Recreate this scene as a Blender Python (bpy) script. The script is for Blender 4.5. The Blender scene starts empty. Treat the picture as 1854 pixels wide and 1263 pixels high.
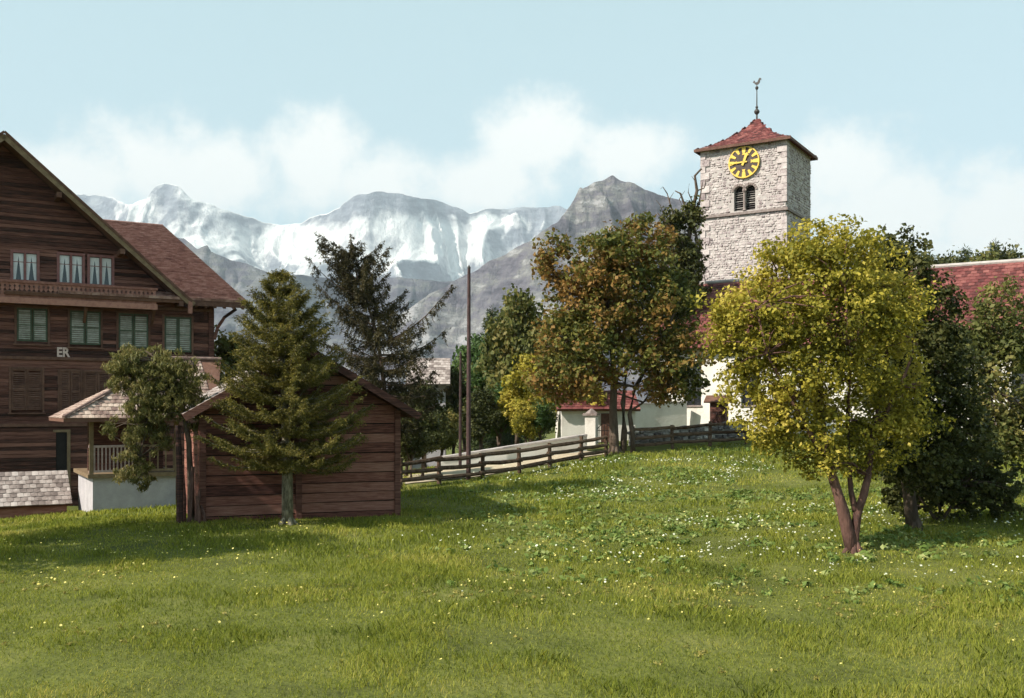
import bpy, math, random
import numpy as np
from mathutils import Vector, Matrix
random.seed(7); rng = np.random.default_rng(11)
S = bpy.context.scene
COL = S.collection
R = math.radians
# ------------------------------------------------------------------ camera
F, CX, HY, EYE = 1800.0, 927.0, 740.0, 2.6        # focal length, centre column and horizon row of the 1854 px wide picture; eye height
cam = bpy.data.cameras.new('camera'); camo = bpy.data.objects.new('camera', cam); COL.objects.link(camo)
camo.location = (0, 0, EYE); camo.rotation_euler = (R(90), 0, 0)
cam.sensor_width = 36.0; cam.lens = 36.0 * F / 1854.0
cam.shift_y = (HY - 631.5) / 1854.0
cam.clip_start = 0.1; cam.clip_end = 60000
S.camera = camo
# ------------------------------------------------------------------ light
SUN_EL, SUN_DIR = R(41), Vector((-0.89, -0.45))    # towards the sun, in plan
az = math.atan2(SUN_DIR.x, SUN_DIR.y)
W = bpy.data.worlds.new('World'); S.world = W; W.use_nodes = True
nt = W.node_tree; nt.nodes.clear()
def wn(t, **k):
    n = nt.nodes.new(t)
    for a, b in k.items(): setattr(n, a, b)
    return n
L = nt.links.new
out = wn('ShaderNodeOutputWorld'); bg = wn('ShaderNodeBackground'); bg.inputs[1].default_value = 0.11
sky = wn('ShaderNodeTexSky', sky_type='NISHITA'); sky.sun_disc = False
sky.sun_elevation = SUN_EL; sky.sun_rotation = az; sky.altitude = 1300; sky.air_density = 0.9; sky.dust_density = 2.2; sky.ozone_density = 0.6
def wm(op, a, b=None, c=None):
    n = wn('ShaderNodeMath', operation=op)
    for i, v in enumerate((a, b, c)):
        if v is None: continue
        if isinstance(v, (int, float)): n.inputs[i].default_value = v
        else: L(v, n.inputs[i])
    return n.outputs[0]
tc = wn('ShaderNodeTexCoord'); sx = wn('ShaderNodeSeparateXYZ'); L(tc.outputs['Generated'], sx.inputs[0])
hyp = wm('SQRT', wm('ADD', wm('MULTIPLY', sx.outputs[0], sx.outputs[0]), wm('MULTIPLY', sx.outputs[1], sx.outputs[1])))
elv = wm('DIVIDE', sx.outputs[2], wm('MAXIMUM', hyp, 0.001)); azn = wm('ARCTAN2', sx.outputs[0], sx.outputs[1])
cv = wn('ShaderNodeCombineXYZ'); L(azn, cv.inputs[0]); L(elv, cv.inputs[1])
nz = wn('ShaderNodeTexNoise'); nz.inputs['Scale'].default_value = 11.0; nz.inputs['Detail'].default_value = 10.0; nz.inputs['Roughness'].default_value = 0.66
L(tc.outputs['Generated'], nz.inputs['Vector'])
clouds = [(285, 300, 125, 95), (400, 320, 150, 85), (570, 285, 105, 95), (690, 330, 110, 65), (150, 340, 110, 95), (985, 255, 115, 85), (1110, 285, 110, 75), (1535, 300, 95, 85), (1640, 385, 170, 80), (880, 330, 160, 60), (20, 330, 90, 80), (1800, 400, 150, 90)]
blobs = []
for (px, py, rx, ry) in clouds:
    a0 = math.atan((px - CX) / F); c0 = math.cos(a0)
    blobs.append((a0, (HY - py) / F * c0, rx / F * 1.25, ry / F * 1.25))
for i in range(7):                                    # the same kind of cumulus bank goes on round the horizon
    blobs.append((0.75 + i * 0.72, random.uniform(0.18, 0.27), random.uniform(0.09, 0.16), random.uniform(0.05, 0.08)))
msk = None
for (a0, t0, ra, rt) in blobs:
    if a0 > math.pi: a0 -= 2 * math.pi
    s1 = wn('ShaderNodeVectorMath', operation='SUBTRACT'); L(cv.outputs[0], s1.inputs[0]); s1.inputs[1].default_value = (a0, t0, 0)
    s2 = wn('ShaderNodeVectorMath', operation='MULTIPLY'); L(s1.outputs[0], s2.inputs[0]); s2.inputs[1].default_value = (1 / ra, 1 / rt, 0)
    s3 = wn('ShaderNodeVectorMath', operation='LENGTH'); L(s2.outputs[0], s3.inputs[0])
    v = wm('SUBTRACT', 1.0, s3.outputs['Value'])
    msk = v if msk is None else wm('SMOOTH_MAX', msk, v, 0.25)
mm = wm('ADD', msk, wm('MULTIPLY', wm('SUBTRACT', nz.outputs[0], 0.5), 2.0))
mr = wn('ShaderNodeMapRange', interpolation_type='SMOOTHSTEP'); L(mm, mr.inputs[0])
mr.inputs[1].default_value = -0.02; mr.inputs[2].default_value = 0.66; mr.inputs[3].default_value = 0.0; mr.inputs[4].default_value = 0.88
veil = wn('ShaderNodeMix', data_type='RGBA'); veil.inputs[0].default_value = 0.5; L(sky.outputs[0], veil.inputs[6]); veil.inputs[7].default_value = (4.9, 6.9, 6.35, 1)   # even pale cyan mixed in to brighten the whole sky
mix = wn('ShaderNodeMix', data_type='RGBA'); L(mr.outputs[0], mix.inputs[0]); L(veil.outputs[2], mix.inputs[6]); mix.inputs[7].default_value = (7.6, 7.4, 6.9, 1)
L(mix.outputs[2], bg.inputs[0]); L(bg.outputs[0], out.inputs[0])
sl = bpy.data.lights.new('sun', 'SUN'); sl.energy = 5.0; sl.angle = R(0.5); sl.color = (1, 0.93, 0.82)
so = bpy.data.objects.new('sun', sl); COL.objects.link(so)
sd = Vector((SUN_DIR.x, SUN_DIR.y, 0)).normalized() * math.cos(SUN_EL) + Vector((0, 0, math.sin(SUN_EL)))
so.rotation_euler = sd.to_track_quat('Z', 'Y').to_euler(); so.location = (-20, -10, 40)
S.view_settings.view_transform = 'Standard'; S.view_settings.look = 'None'; S.view_settings.exposure = 0.68; S.view_settings.gamma = 1.0
S.cycles.use_denoising = True; S.cycles.max_bounces = 6; S.cycles.volume_bounces = 0; S.cycles.transparent_max_bounces = 8
S.cycles.use_adaptive_sampling = True; S.cycles.adaptive_threshold = 0.02

# ------------------------------------------------------------------ materials
MATS = {}
def nodes_of(name):
    m = bpy.data.materials.new(name); m.use_nodes = True
    n = m.node_tree; b = n.nodes['Principled BSDF']
    return m, n, b
def ramp(n, cols):
    r = n.nodes.new('ShaderNodeValToRGB'); e = r.color_ramp.elements
    while len(e) < len(cols): e.new(0.5)
    for i, (p, c) in enumerate(cols): e[i].position = p; e[i].color = (*c, 1)
    return r
def mat(name, cols, scale=6, rough=0.8, bump=0.0, bscale=None, island=0.0, stretch=(1, 1, 1), spec=0.25, metal=0.0, detail=6, world=False):
    """noise-blended colours, optional per-piece variation (random per island) and bump"""
    if name in MATS: return MATS[name]
    m, n, b = nodes_of(name); k = n.links.new
    t = n.nodes.new('ShaderNodeTexCoord'); mp = n.nodes.new('ShaderNodeMapping'); mp.inputs['Scale'].default_value = stretch
    if world:
        g = n.nodes.new('ShaderNodeNewGeometry'); k(g.outputs['Position'], mp.inputs[0])
    else: k(t.outputs['Object'], mp.inputs[0])
    no = n.nodes.new('ShaderNodeTexNoise'); no.inputs['Scale'].default_value = scale; no.inputs['Detail'].default_value = detail; no.inputs['Roughness'].default_value = 0.65
    k(mp.outputs[0], no.inputs['Vector'])
    fac = no.outputs[0]
    if island:
        g2 = n.nodes.new('ShaderNodeNewGeometry'); oi = n.nodes.new('ShaderNodeObjectInfo')
        a = n.nodes.new('ShaderNodeMath'); a.operation = 'ADD'; k(g2.outputs['Random Per Island'], a.inputs[0]); k(oi.outputs['Random'], a.inputs[1])
        f = n.nodes.new('ShaderNodeMath'); f.operation = 'FRACT'; k(a.outputs[0], f.inputs[0])
        mx = n.nodes.new('ShaderNodeMath'); mx.operation = 'MULTIPLY_ADD'; s = n.nodes.new('ShaderNodeMath'); s.operation = 'SUBTRACT'
        k(f.outputs[0], s.inputs[0]); s.inputs[1].default_value = 0.5
        k(s.outputs[0], mx.inputs[0]); mx.inputs[1].default_value = island; k(fac, mx.inputs[2]); fac = mx.outputs[0]
    r = ramp(n, cols); k(fac, r.inputs[0]); k(r.outputs[0], b.inputs['Base Color'])
    b.inputs['Roughness'].default_value = rough; b.inputs['Specular IOR Level'].default_value = spec; b.inputs['Metallic'].default_value = metal
    if bump:
        bn = n.nodes.new('ShaderNodeTexNoise'); bn.inputs['Scale'].default_value = bscale or scale * 3; bn.inputs['Detail'].default_value = 5
        k(mp.outputs[0], bn.inputs['Vector']); bp = n.nodes.new('ShaderNodeBump'); bp.inputs['Strength'].default_value = bump; bp.inputs['Distance'].default_value = 0.03
        k(bn.outputs[0], bp.inputs['Height']); k(bp.outputs[0], b.inputs['Normal'])
    MATS[name] = m; return m
def leafmat(name, cols, trans=0.35, scale=1.1, nf=0.55):
    m, n, b = nodes_of(name); k = n.links.new; n.nodes.remove(b)
    g = n.nodes.new('ShaderNodeNewGeometry'); no = n.nodes.new('ShaderNodeTexNoise'); no.inputs['Scale'].default_value = scale; no.inputs['Detail'].default_value = 3
    k(g.outputs['Position'], no.inputs['Vector'])
    a = n.nodes.new('ShaderNodeMix'); a.data_type = 'FLOAT'; a.inputs[0].default_value = nf
    st = n.nodes.new('ShaderNodeMapRange'); k(no.outputs[0], st.inputs[0]); st.inputs[1].default_value = 0.3; st.inputs[2].default_value = 0.7
    k(g.outputs['Random Per Island'], a.inputs[2]); k(st.outputs[0], a.inputs[3])
    r = ramp(n, cols); k(a.outputs[0], r.inputs[0])
    d = n.nodes.new('ShaderNodeBsdfPrincipled'); k(r.outputs[0], d.inputs['Base Color']); d.inputs['Roughness'].default_value = 0.6; d.inputs['Specular IOR Level'].default_value = 0.2
    t = n.nodes.new('ShaderNodeBsdfTranslucent'); k(r.outputs[0], t.inputs[0])
    x = n.nodes.new('ShaderNodeMixShader'); x.inputs[0].default_value = trans; k(d.outputs[0], x.inputs[1]); k(t.outputs[0], x.inputs[2])
    k(x.outputs[0], n.nodes['Material Output'].inputs[0]); return m

M_log = mat('dark_log', [(0.3, (0.075, 0.028, 0.022)), (0.52, (0.21, 0.08, 0.058)), (0.8, (0.36, 0.18, 0.135))], 5, 0.85, 0.5, 20, 0.35, (0.5, 0.5, 7))
M_chalet = mat('chalet_board', [(0.25, (0.022, 0.011, 0.009)), (0.5, (0.11, 0.045, 0.034)), (0.8, (0.25, 0.115, 0.085))], 4, 0.85, 0.5, 20, 0.45, (0.4, 0.4, 7))
M_trim = mat('brown_trim', [(0.3, (0.075, 0.035, 0.025)), (0.7, (0.16, 0.08, 0.055))], 5, 0.75, 0.3, 20, 0.2)
M_barge = mat('weathered_barge', [(0.3, (0.13, 0.085, 0.05)), (0.7, (0.24, 0.17, 0.10))], 5, 0.8, 0.3, 20)
M_balc = mat('balcony_wood', [(0.3, (0.19, 0.08, 0.06)), (0.7, (0.36, 0.175, 0.13))], 7, 0.75, 0.3, 20, 0.3)
M_dark = mat('dark_opening', [(0.3, (0.012, 0.01, 0.01)), (0.7, (0.025, 0.02, 0.018))], 3)
M_tilec = mat('chalet_tile', [(0.25, (0.13, 0.068, 0.056)), (0.5, (0.27, 0.15, 0.125)), (0.8, (0.42, 0.29, 0.25))], 3, 0.75, 0.3, 30, 0.22)
M_tiler = mat('red_tile', [(0.25, (0.06, 0.02, 0.018)), (0.5, (0.135, 0.036, 0.034)), (0.8, (0.25, 0.095, 0.08))], 1.6, 0.8, 0.3, 30, 0.4)
M_tilep = mat('porch_tile', [(0.25, (0.16, 0.10, 0.085)), (0.5, (0.31, 0.22, 0.18)), (0.8, (0.5, 0.39, 0.32))], 3, 0.8, 0.3, 30, 0.45)
M_shing = mat('wood_shingle', [(0.25, (0.14, 0.11, 0.10)), (0.5, (0.27, 0.22, 0.2)), (0.8, (0.45, 0.39, 0.36))], 3, 0.85, 0.3, 30, 0.5)
M_white = mat('lime_plaster', [(0.25, (0.42, 0.38, 0.34)), (0.45, (0.62, 0.585, 0.53)), (0.75, (0.74, 0.71, 0.66))], 0.9, 0.9, 0.35, 14)
M_grey = mat('grey_plaster', [(0.2, (0.28, 0.26, 0.27)), (0.6, (0.42, 0.39, 0.4)), (0.85, (0.52, 0.49, 0.48))], 2, 0.9, 0.5, 14)
M_stone = mat('tower_stone', [(0.2, (0.17, 0.13, 0.135)), (0.38, (0.36, 0.3, 0.295)), (0.55, (0.46, 0.4, 0.385)), (0.85, (0.57, 0.51, 0.49))], 5, 0.92, 0.9, 9, 0.42)
M_mortar = mat('mortar', [(0.3, (0.3, 0.26, 0.25)), (0.7, (0.5, 0.46, 0.43))], 3, 0.95, 0.6, 12)
M_rock = mat('wall_stone', [(0.2, (0.09, 0.08, 0.08)), (0.5, (0.24, 0.215, 0.205)), (0.8, (0.52, 0.48, 0.44))], 3, 0.92, 0.7, 9, 0.6)
M_belt = mat('belt_stone', [(0.3, (0.16, 0.12, 0.11)), (0.7, (0.3, 0.25, 0.23))], 6, 0.9, 0.5)
M_gold = mat('gilded', [(0.3, (0.5, 0.33, 0.045)), (0.7, (0.68, 0.47, 0.08))], 6, 0.45, 0.1, 30, spec=0.5, metal=0.25)
M_iron = mat('iron', [(0.3, (0.025, 0.022, 0.02)), (0.7, (0.06, 0.05, 0.045))], 8, 0.55, 0.2, spec=0.4)
M_clock = mat('clock_dial', [(0.3, (0.05, 0.035, 0.03)), (0.7, (0.1, 0.075, 0.065))], 5, 0.7)
M_bark = mat('bark', [(0.3, (0.045, 0.03, 0.022)), (0.7, (0.13, 0.095, 0.07))], 6, 0.95, 0.9, 18, 0, (1, 1, 0.35))
M_barkr = mat('bark_red', [(0.3, (0.04, 0.02, 0.017)), (0.7, (0.17, 0.09, 0.068))], 6, 0.95, 0.9, 18, 0, (1, 1, 0.35))
M_barkp = mat('bark_pale', [(0.35, (0.06, 0.05, 0.035)), (0.52, (0.19, 0.165, 0.115)), (0.7, (0.34, 0.3, 0.22))], 14, 0.95, 0.9, 18, 0, (1, 1, 0.35))
M_rail = mat('grey_rail', [(0.3, (0.045, 0.027, 0.018)), (0.7, (0.15, 0.1, 0.07))], 6, 0.9, 0.6, 20, 0.3, (1, 1, 1), spec=0.05)
M_pole = mat('pole_wood', [(0.3, (0.03, 0.018, 0.018)), (0.7, (0.085, 0.05, 0.047))], 6, 0.9, 0.4, 20, 0.2)
M_green = mat('green_paint', [(0.3, (0.035, 0.05, 0.03)), (0.7, (0.085, 0.1, 0.065))], 7, 0.65, 0.2)
M_slat = mat('slat_grey', [(0.3, (0.22, 0.215, 0.17)), (0.7, (0.44, 0.42, 0.36))], 7, 0.7, 0.2, None, 0.3)
M_redfr = mat('red_frame', [(0.3, (0.16, 0.06, 0.055)), (0.7, (0.26, 0.12, 0.11))], 7, 0.65, 0.2)
M_curt = mat('curtain', [(0.3, (0.5, 0.49, 0.5)), (0.7, (0.75, 0.74, 0.73))], 9, 0.9, 0.4, 9, 0, (8, 1, 1))
M_letter = mat('letter_paint', [(0.3, (0.5, 0.36, 0.32)), (0.7, (0.62, 0.48, 0.44))], 9, 0.8)
M_path = mat('path_gravel', [(0.3, (0.3, 0.24, 0.16)), (0.7, (0.5, 0.42, 0.3))], 3, 0.95, 0.5, 40)
m, n, b = nodes_of('window_glass'); b.inputs['Base Color'].default_value = (0.02, 0.022, 0.026, 1); b.inputs['Roughness'].default_value = 0.06; b.inputs['Specular IOR Level'].default_value = 0.6
nn = n.nodes.new('ShaderNodeTexNoise'); nn.inputs['Scale'].default_value = 2; bb = n.nodes.new('ShaderNodeBump'); bb.inputs['Strength'].default_value = 0.06; n.links.new(nn.outputs[0], bb.inputs['Height']); n.links.new(bb.outputs[0], b.inputs['Normal'])
M_glass = m
LM_yel = leafmat('leaf_yellow_green', [(0.0, (0.07, 0.075, 0.013)), (0.3, (0.19, 0.175, 0.022)), (0.6, (0.38, 0.315, 0.038)), (1.0, (0.64, 0.5, 0.12))], 0.35, 0.9)
LM_dkg = leafmat('leaf_dark_green', [(0.0, (0.02, 0.026, 0.009)), (0.5, (0.055, 0.062, 0.016)), (1.0, (0.14, 0.125, 0.035))], 0.25, 0.8)
LM_map = leafmat('leaf_russet', [(0.0, (0.03, 0.04, 0.012)), (0.25, (0.085, 0.1, 0.022)), (0.45, (0.16, 0.15, 0.03)), (0.6, (0.2, 0.115, 0.03)), (0.82, (0.29, 0.155, 0.042)), (1.0, (0.5, 0.31, 0.12))], 0.3, 0.36, 0.62)
LM_olive = leafmat('leaf_olive', [(0.0, (0.04, 0.05, 0.015)), (0.5, (0.11, 0.12, 0.03)), (1.0, (0.26, 0.2, 0.06))], 0.3, 0.6)
LM_drp = leafmat('leaf_drooping', [(0.0, (0.06, 0.06, 0.02)), (0.5, (0.16, 0.155, 0.045)), (1.0, (0.34, 0.26, 0.1))], 0.35, 1.5)
LM_grn = leafmat('leaf_green', [(0.0, (0.025, 0.05, 0.013)), (0.5, (0.065, 0.115, 0.03)), (1.0, (0.15, 0.2, 0.06))], 0.3, 0.3)
LM_spr = leafmat('needle_spruce', [(0.0, (0.028, 0.028, 0.008)), (0.5, (0.105, 0.094, 0.018)), (1.0, (0.33, 0.26, 0.055))], 0.2, 2.4)
LM_lar = leafmat('needle_larch', [(0.0, (0.018, 0.016, 0.007)), (0.5, (0.045, 0.038, 0.014)), (1.0, (0.11, 0.088, 0.03))], 0.2, 1.5)
LM_con = leafmat('needle_far', [(0.0, (0.015, 0.028, 0.012)), (0.5, (0.04, 0.06, 0.022)), (1.0, (0.09, 0.105, 0.035))], 0.2, 0.3)
LM_grass = leafmat('grass_blade', [(0.0, (0.065, 0.085, 0.016)), (0.35, (0.17, 0.2, 0.024)), (0.65, (0.29, 0.3, 0.04)), (1.0, (0.5, 0.42, 0.12))], 0.4, 0.4, 0.55)
LM_flw = leafmat('flower_pale', [(0.0, (0.5, 0.52, 0.33)), (1.0, (0.74, 0.73, 0.62))], 0.2)
LM_fly = leafmat('flower_yellow', [(0.0, (0.6, 0.5, 0.1)), (1.0, (0.75, 0.66, 0.25))], 0.2)

# ------------------------------------------------------------------ helpers
class MB:
    def __init__(s): s.v = []; s.f = []
    def add(s, vs, fs):
        o = len(s.v); s.v += [tuple(v) for v in vs]; s.f += [tuple(i + o for i in f) for f in fs]
    def box(s, a, b):
        (x0, y0, z0), (x1, y1, z1) = a, b
        s.add([(x0,y0,z0),(x1,y0,z0),(x1,y1,z0),(x0,y1,z0),(x0,y0,z1),(x1,y0,z1),(x1,y1,z1),(x0,y1,z1)], [(0,3,2,1),(4,5,6,7),(0,1,5,4),(1,2,6,5),(2,3,7,6),(3,0,4,7)])
    def bar(s, p, q, w, h, up=(0, 0, 1)):
        p, q = Vector(p), Vector(q); d = (q - p).normalized(); u = Vector(up)
        a = d.cross(u)
        if a.length < 1e-4: a = d.cross(Vector((1, 0, 0)))
        a.normalize(); c = a.cross(d).normalized(); a = a * w / 2; c = c * h / 2
        vs = [p - a - c, p + a - c, p + a + c, p - a + c, q - a - c, q + a - c, q + a + c, q - a + c]
        s.add(vs, [(0,1,2,3),(7,6,5,4),(0,4,5,1),(1,5,6,2),(2,6,7,3),(3,7,4,0)])
    def prism(s, poly, y0, y1):
        """polygon in (x, z) extruded along y"""
        n = len(poly); vs = [(x, y0, z) for x, z in poly] + [(x, y1, z) for x, z in poly]
        s.add(vs, [tuple(range(n)), tuple(range(2 * n - 1, n - 1, -1))] + [(i, i + n, (i + 1) % n + n, (i + 1) % n) for i in range(n)])
    def tube(s, pts, rad, n=7, jit=0.0, cap=True):
        pts = [Vector(p) for p in pts]; base = len(s.v); rings = len(pts)
        for i, p in enumerate(pts):
            d = (pts[min(i + 1, rings - 1)] - pts[max(i - 1, 0)]); d.normalize()
            a = d.orthogonal() if abs(d.z) > 0.999 else d.cross(Vector((0, 0, 1)))
            a.normalize(); c = d.cross(a)
            for k in range(n):
                t = 2 * math.pi * k / n; r = rad[i] * (1 + jit * (random.random() - 0.5))
                s.v.append(tuple(p + a * math.cos(t) * r + c * math.sin(t) * r))
        for i in range(rings - 1):
            for k in range(n):
                a0 = base + i * n + k; a1 = base + i * n + (k + 1) % n
                s.f.append((a0, a1, a1 + n, a0 + n))
        if cap: s.f.append(tuple(base + k for k in range(n))[::-1]); s.f.append(tuple(base + (rings - 1) * n + k for k in range(n)))
    def lathe(s, prof, c=(0, 0, 0), n=14):
        base = len(s.v)
        for r, z in prof:
            for k in range(n):
                t = 2 * math.pi * k / n; s.v.append((c[0] + r * math.cos(t), c[1] + r * math.sin(t), c[2] + z))
        for i in range(len(prof) - 1):
            for k in range(n):
                a0 = base + i * n + k; a1 = base + i * n + (k + 1) % n; s.f.append((a0, a1, a1 + n, a0 + n))
        s.f.append(tuple(base + k for k in range(n))[::-1]); s.f.append(tuple(base + (len(prof) - 1) * n + k for k in range(n)))
    def mesh(s, name, m, smooth=False):
        me = bpy.data.meshes.new(name); me.from_pydata(s.v, [], s.f); me.update()
        if m: me.materials.append(m)
        if smooth: me.polygons.foreach_set('use_smooth', [True] * len(me.polygons))
        return me
    def build(s, name, m, parent=None, smooth=False, **kw):
        return link(name, s.mesh(name, m, smooth), parent, **kw)
def link(name, data, parent=None, loc=None, rz=None, **kw):
    o = bpy.data.objects.new(name, data); COL.objects.link(o)
    if parent: o.parent = parent
    if loc is not None: o.location = loc
    if rz is not None: o.rotation_euler = (0, 0, rz)
    tag(o, **kw); return o
def tag(o, label=None, cat=None, group=None, kind=None):
    if label: o['label'] = label
    if cat: o['category'] = cat
    if group: o['group'] = group
    if kind: o['kind'] = kind
    return o
def thing(name, label, cat, loc, rz=0, group=None):
    return link(name, None, None, loc, rz, label=label, cat=cat, group=group)
def quads(name, V, m, parent=None, k=4, **kw):
    """numpy array (n, k, 3) of separate k-gons -> one mesh"""
    V = np.asarray(V, dtype=np.float32); n = V.shape[0]
    me = bpy.data.meshes.new(name); me.vertices.add(n * k); me.vertices.foreach_set('co', V.reshape(-1))
    me.loops.add(n * k); me.loops.foreach_set('vertex_index', np.arange(n * k, dtype=np.int32))
    me.polygons.add(n); me.polygons.foreach_set('loop_start', np.arange(0, n * k, k, dtype=np.int32))
    me.update(calc_edges=True); me.materials.append(m)
    return link(name, me, parent, **kw)
def grid(name, X, Y, Z, m, **kw):
    ny, nx = X.shape; v = np.stack([X, Y, Z], -1).reshape(-1, 3).astype(np.float32)
    i = np.arange(ny * nx).reshape(ny, nx); f = np.stack([i[:-1, :-1], i[:-1, 1:], i[1:, 1:], i[1:, :-1]], -1).reshape(-1, 4).astype(np.int32)
    me = bpy.data.meshes.new(name); me.vertices.add(len(v)); me.vertices.foreach_set('co', v.reshape(-1))
    me.loops.add(f.size); me.loops.foreach_set('vertex_index', f.reshape(-1)); me.polygons.add(len(f)); me.polygons.foreach_set('loop_start', np.arange(0, f.size, 4, dtype=np.int32))
    me.update(calc_edges=True); me.polygons.foreach_set('use_smooth', np.ones(len(f), dtype=bool)); me.materials.append(m)
    return link(name, me, **kw)
def P(px, py, d): return Vector(((px - CX) / F * d, d, EYE + (HY - py) / F * d))
class Plan:
    """local frame of a building: origin on the plan, x along its front, y into depth"""
    def __init__(s, ox, oy, ang): s.o = Vector((ox, oy)); s.a = ang; s.A = Vector((math.cos(ang), math.sin(ang))); s.B = Vector((-math.sin(ang), math.cos(ang)))
    def at(s, px, py, y=0.0):
        r = (px - CX) / F; c = s.o + s.B * y
        x = (r * c.y - c.x) / (s.A.x - r * s.A.y); d = c.y + x * s.A.y
        return x, EYE + (HY - py) / F * d
    def w(s, x, y): return s.o + s.A * x + s.B * y
def hsh(ix, iy, seed):
    h = (ix.astype(np.int64) * 374761393 + iy.astype(np.int64) * 668265263 + seed * 1442695041) & 0x7fffffff
    h = ((h ^ (h >> 13)) * 1274126177) & 0x7fffffff
    return ((h ^ (h >> 16)) & 0xffff) / 65535.0
def vnoise(x, y, seed=0):
    ix, iy = np.floor(x), np.floor(y); fx, fy = x - ix, y - iy; fx = fx * fx * (3 - 2 * fx); fy = fy * fy * (3 - 2 * fy)
    a, b, c, d = hsh(ix, iy, seed), hsh(ix + 1, iy, seed), hsh(ix, iy + 1, seed), hsh(ix + 1, iy + 1, seed)
    return (a * (1 - fx) + b * fx) * (1 - fy) + (c * (1 - fx) + d * fx) * fy
def fbm(x, y, o=5, seed=0, ridged=False):
    s = 0; a = 0.5; t = 0
    for i in range(o):
        v = vnoise(x, y, seed + i * 17)
        if ridged: v = 1 - np.abs(2 * v - 1)
        s = s + a * v; t += a; a *= 0.5; x = x * 2.03 + 5.2; y = y * 2.03 + 1.7
    return s / t
def sstep(a, b, x):
    t = np.clip((x - a) / (b - a), 0, 1); return t * t * (3 - 2 * t)

# ------------------------------------------------------------------ ground
CP = []
for X in (-14, -7, 0, 7, 14):
    for Y in (-6, 4, 12): CP.append((X, Y, 0.0 if X > -10 else -0.15))
for px, py, d in [(100, 985, 19), (120, 935, 34), (170, 925, 33), (315, 916, 31), (365, 945, 22.8), (720, 930, 24.6), (520, 951, 22.2), (545, 935, 24.5), (1545, 1003, 17.8), (1850, 990, 18),
                  (725, 887, 30), (910, 862, 35), (1095, 826, 40), (1350, 806, 42), (1600, 812, 42), (1850, 815, 42), (1500, 880, 30), (1200, 895, 29), (1000, 930, 24.6), (1750, 890, 28), (795, 853, 40), (1060, 806, 45), (1345, 775, 49), (1700, 775, 47), (1800, 760, 58),
                  (100, 915, 40), (383, 912, 42), (0, 925, 36), (-150, 960, 28), (700, 870, 34), (780, 850, 48)]:
    p = P(px, py, d); CP.append((p.x, p.y, p.z))
for X, Y, z in [(-40, 20, -1), (-45, 50, -3), (-20, 62, -5), (-5, 62, -2.5), (2, 62, 0.2), (12, 64, 1.8), (26, 68, 2.6), (44, 60, 3), (40, 25, 1), (40, -5, 0), (-35, -10, 0), (10, 85, 2), (-10, 90, -6), (35, 95, 5), (60, 80, 6)]: CP.append((X, Y, z))
CP = np.array(CP); nC = len(CP)
_r = lambda x, y: np.sqrt((x[..., None] - CP[:, 0]) ** 2 + (y[..., None] - CP[:, 1]) ** 2 + 0.6)
K = np.zeros((nC + 3, nC + 3)); K[:nC, :nC] = _r(CP[:, 0], CP[:, 1]) - 1e-2 * np.eye(nC); K[:nC, nC:] = np.c_[np.ones(nC), CP[:, :2]]; K[nC:, :nC] = K[:nC, nC:].T
WT = np.linalg.solve(K, np.r_[CP[:, 2], 0, 0, 0])
def ground_z(x, y):
    x = np.asarray(x, float); y = np.asarray(y, float)
    xc, yc = np.clip(x, -60, 60), np.clip(y, -30, 100)
    z = _r(xc, yc) @ WT[:nC] + WT[nC] + WT[nC + 1] * xc + WT[nC + 2] * yc
    far = sstep(70, 130, np.hypot(x, y - 20))
    z = z * (1 - far) + far * (-9 + sstep(-10, 120, x) * 12)
    near = 1 - sstep(60, 90, np.hypot(x, y))
    return z + near * (0.10 * (fbm(x * 0.35, y * 0.35, 3, 3) - 0.5) + 0.05 * (fbm(x * 1.3, y * 1.3, 3, 9) - 0.5))
def gz(x, y): return float(ground_z(np.array([x]), np.array([y]))[0])
def spaced(lo, hi, step, far, g=1.25):
    a = list(np.arange(lo, hi + 1e-6, step)); s = step
    while a[-1] < far: s *= g; a.append(a[-1] + s)
    s = step
    while a[0] > -far: s *= g; a.insert(0, a[0] - s)
    return np.array(a)
gx, gy = np.meshgrid(spaced(-26, 30, 0.3, 16000), spaced(4, 64, 0.3, 16000))
M_ground, n, b = nodes_of('meadow_soil'); k = n.links.new
g = n.nodes.new('ShaderNodeNewGeometry'); n1 = n.nodes.new('ShaderNodeTexNoise'); n1.inputs['Scale'].default_value = 0.5; n1.inputs['Detail'].default_value = 8; n1.inputs['Roughness'].default_value = 0.7
k(g.outputs['Position'], n1.inputs['Vector']); r = ramp(n, [(0.3, (0.055, 0.06, 0.018)), (0.5, (0.1, 0.11, 0.025)), (0.65, (0.14, 0.14, 0.04)), (0.8, (0.2, 0.165, 0.07))]); k(n1.outputs[0], r.inputs[0]); k(r.outputs[0], b.inputs['Base Color'])
n2 = n.nodes.new('ShaderNodeTexNoise'); n2.inputs['Scale'].default_value = 9; n2.inputs['Detail'].default_value = 6; k(g.outputs['Position'], n2.inputs['Vector']); bp = n.nodes.new('ShaderNodeBump'); bp.inputs['Distance'].default_value = 0.08; bp.inputs['Strength'].default_value = 0.8; k(n2.outputs[0], bp.inputs['Height']); k(bp.outputs[0], b.inputs['Normal']); b.inputs['Roughness'].default_value = 0.95; b.inputs['Specular IOR Level'].default_value = 0.1
grid('ground', gx, gy, ground_z(gx, gy), M_ground, kind='structure')

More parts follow.
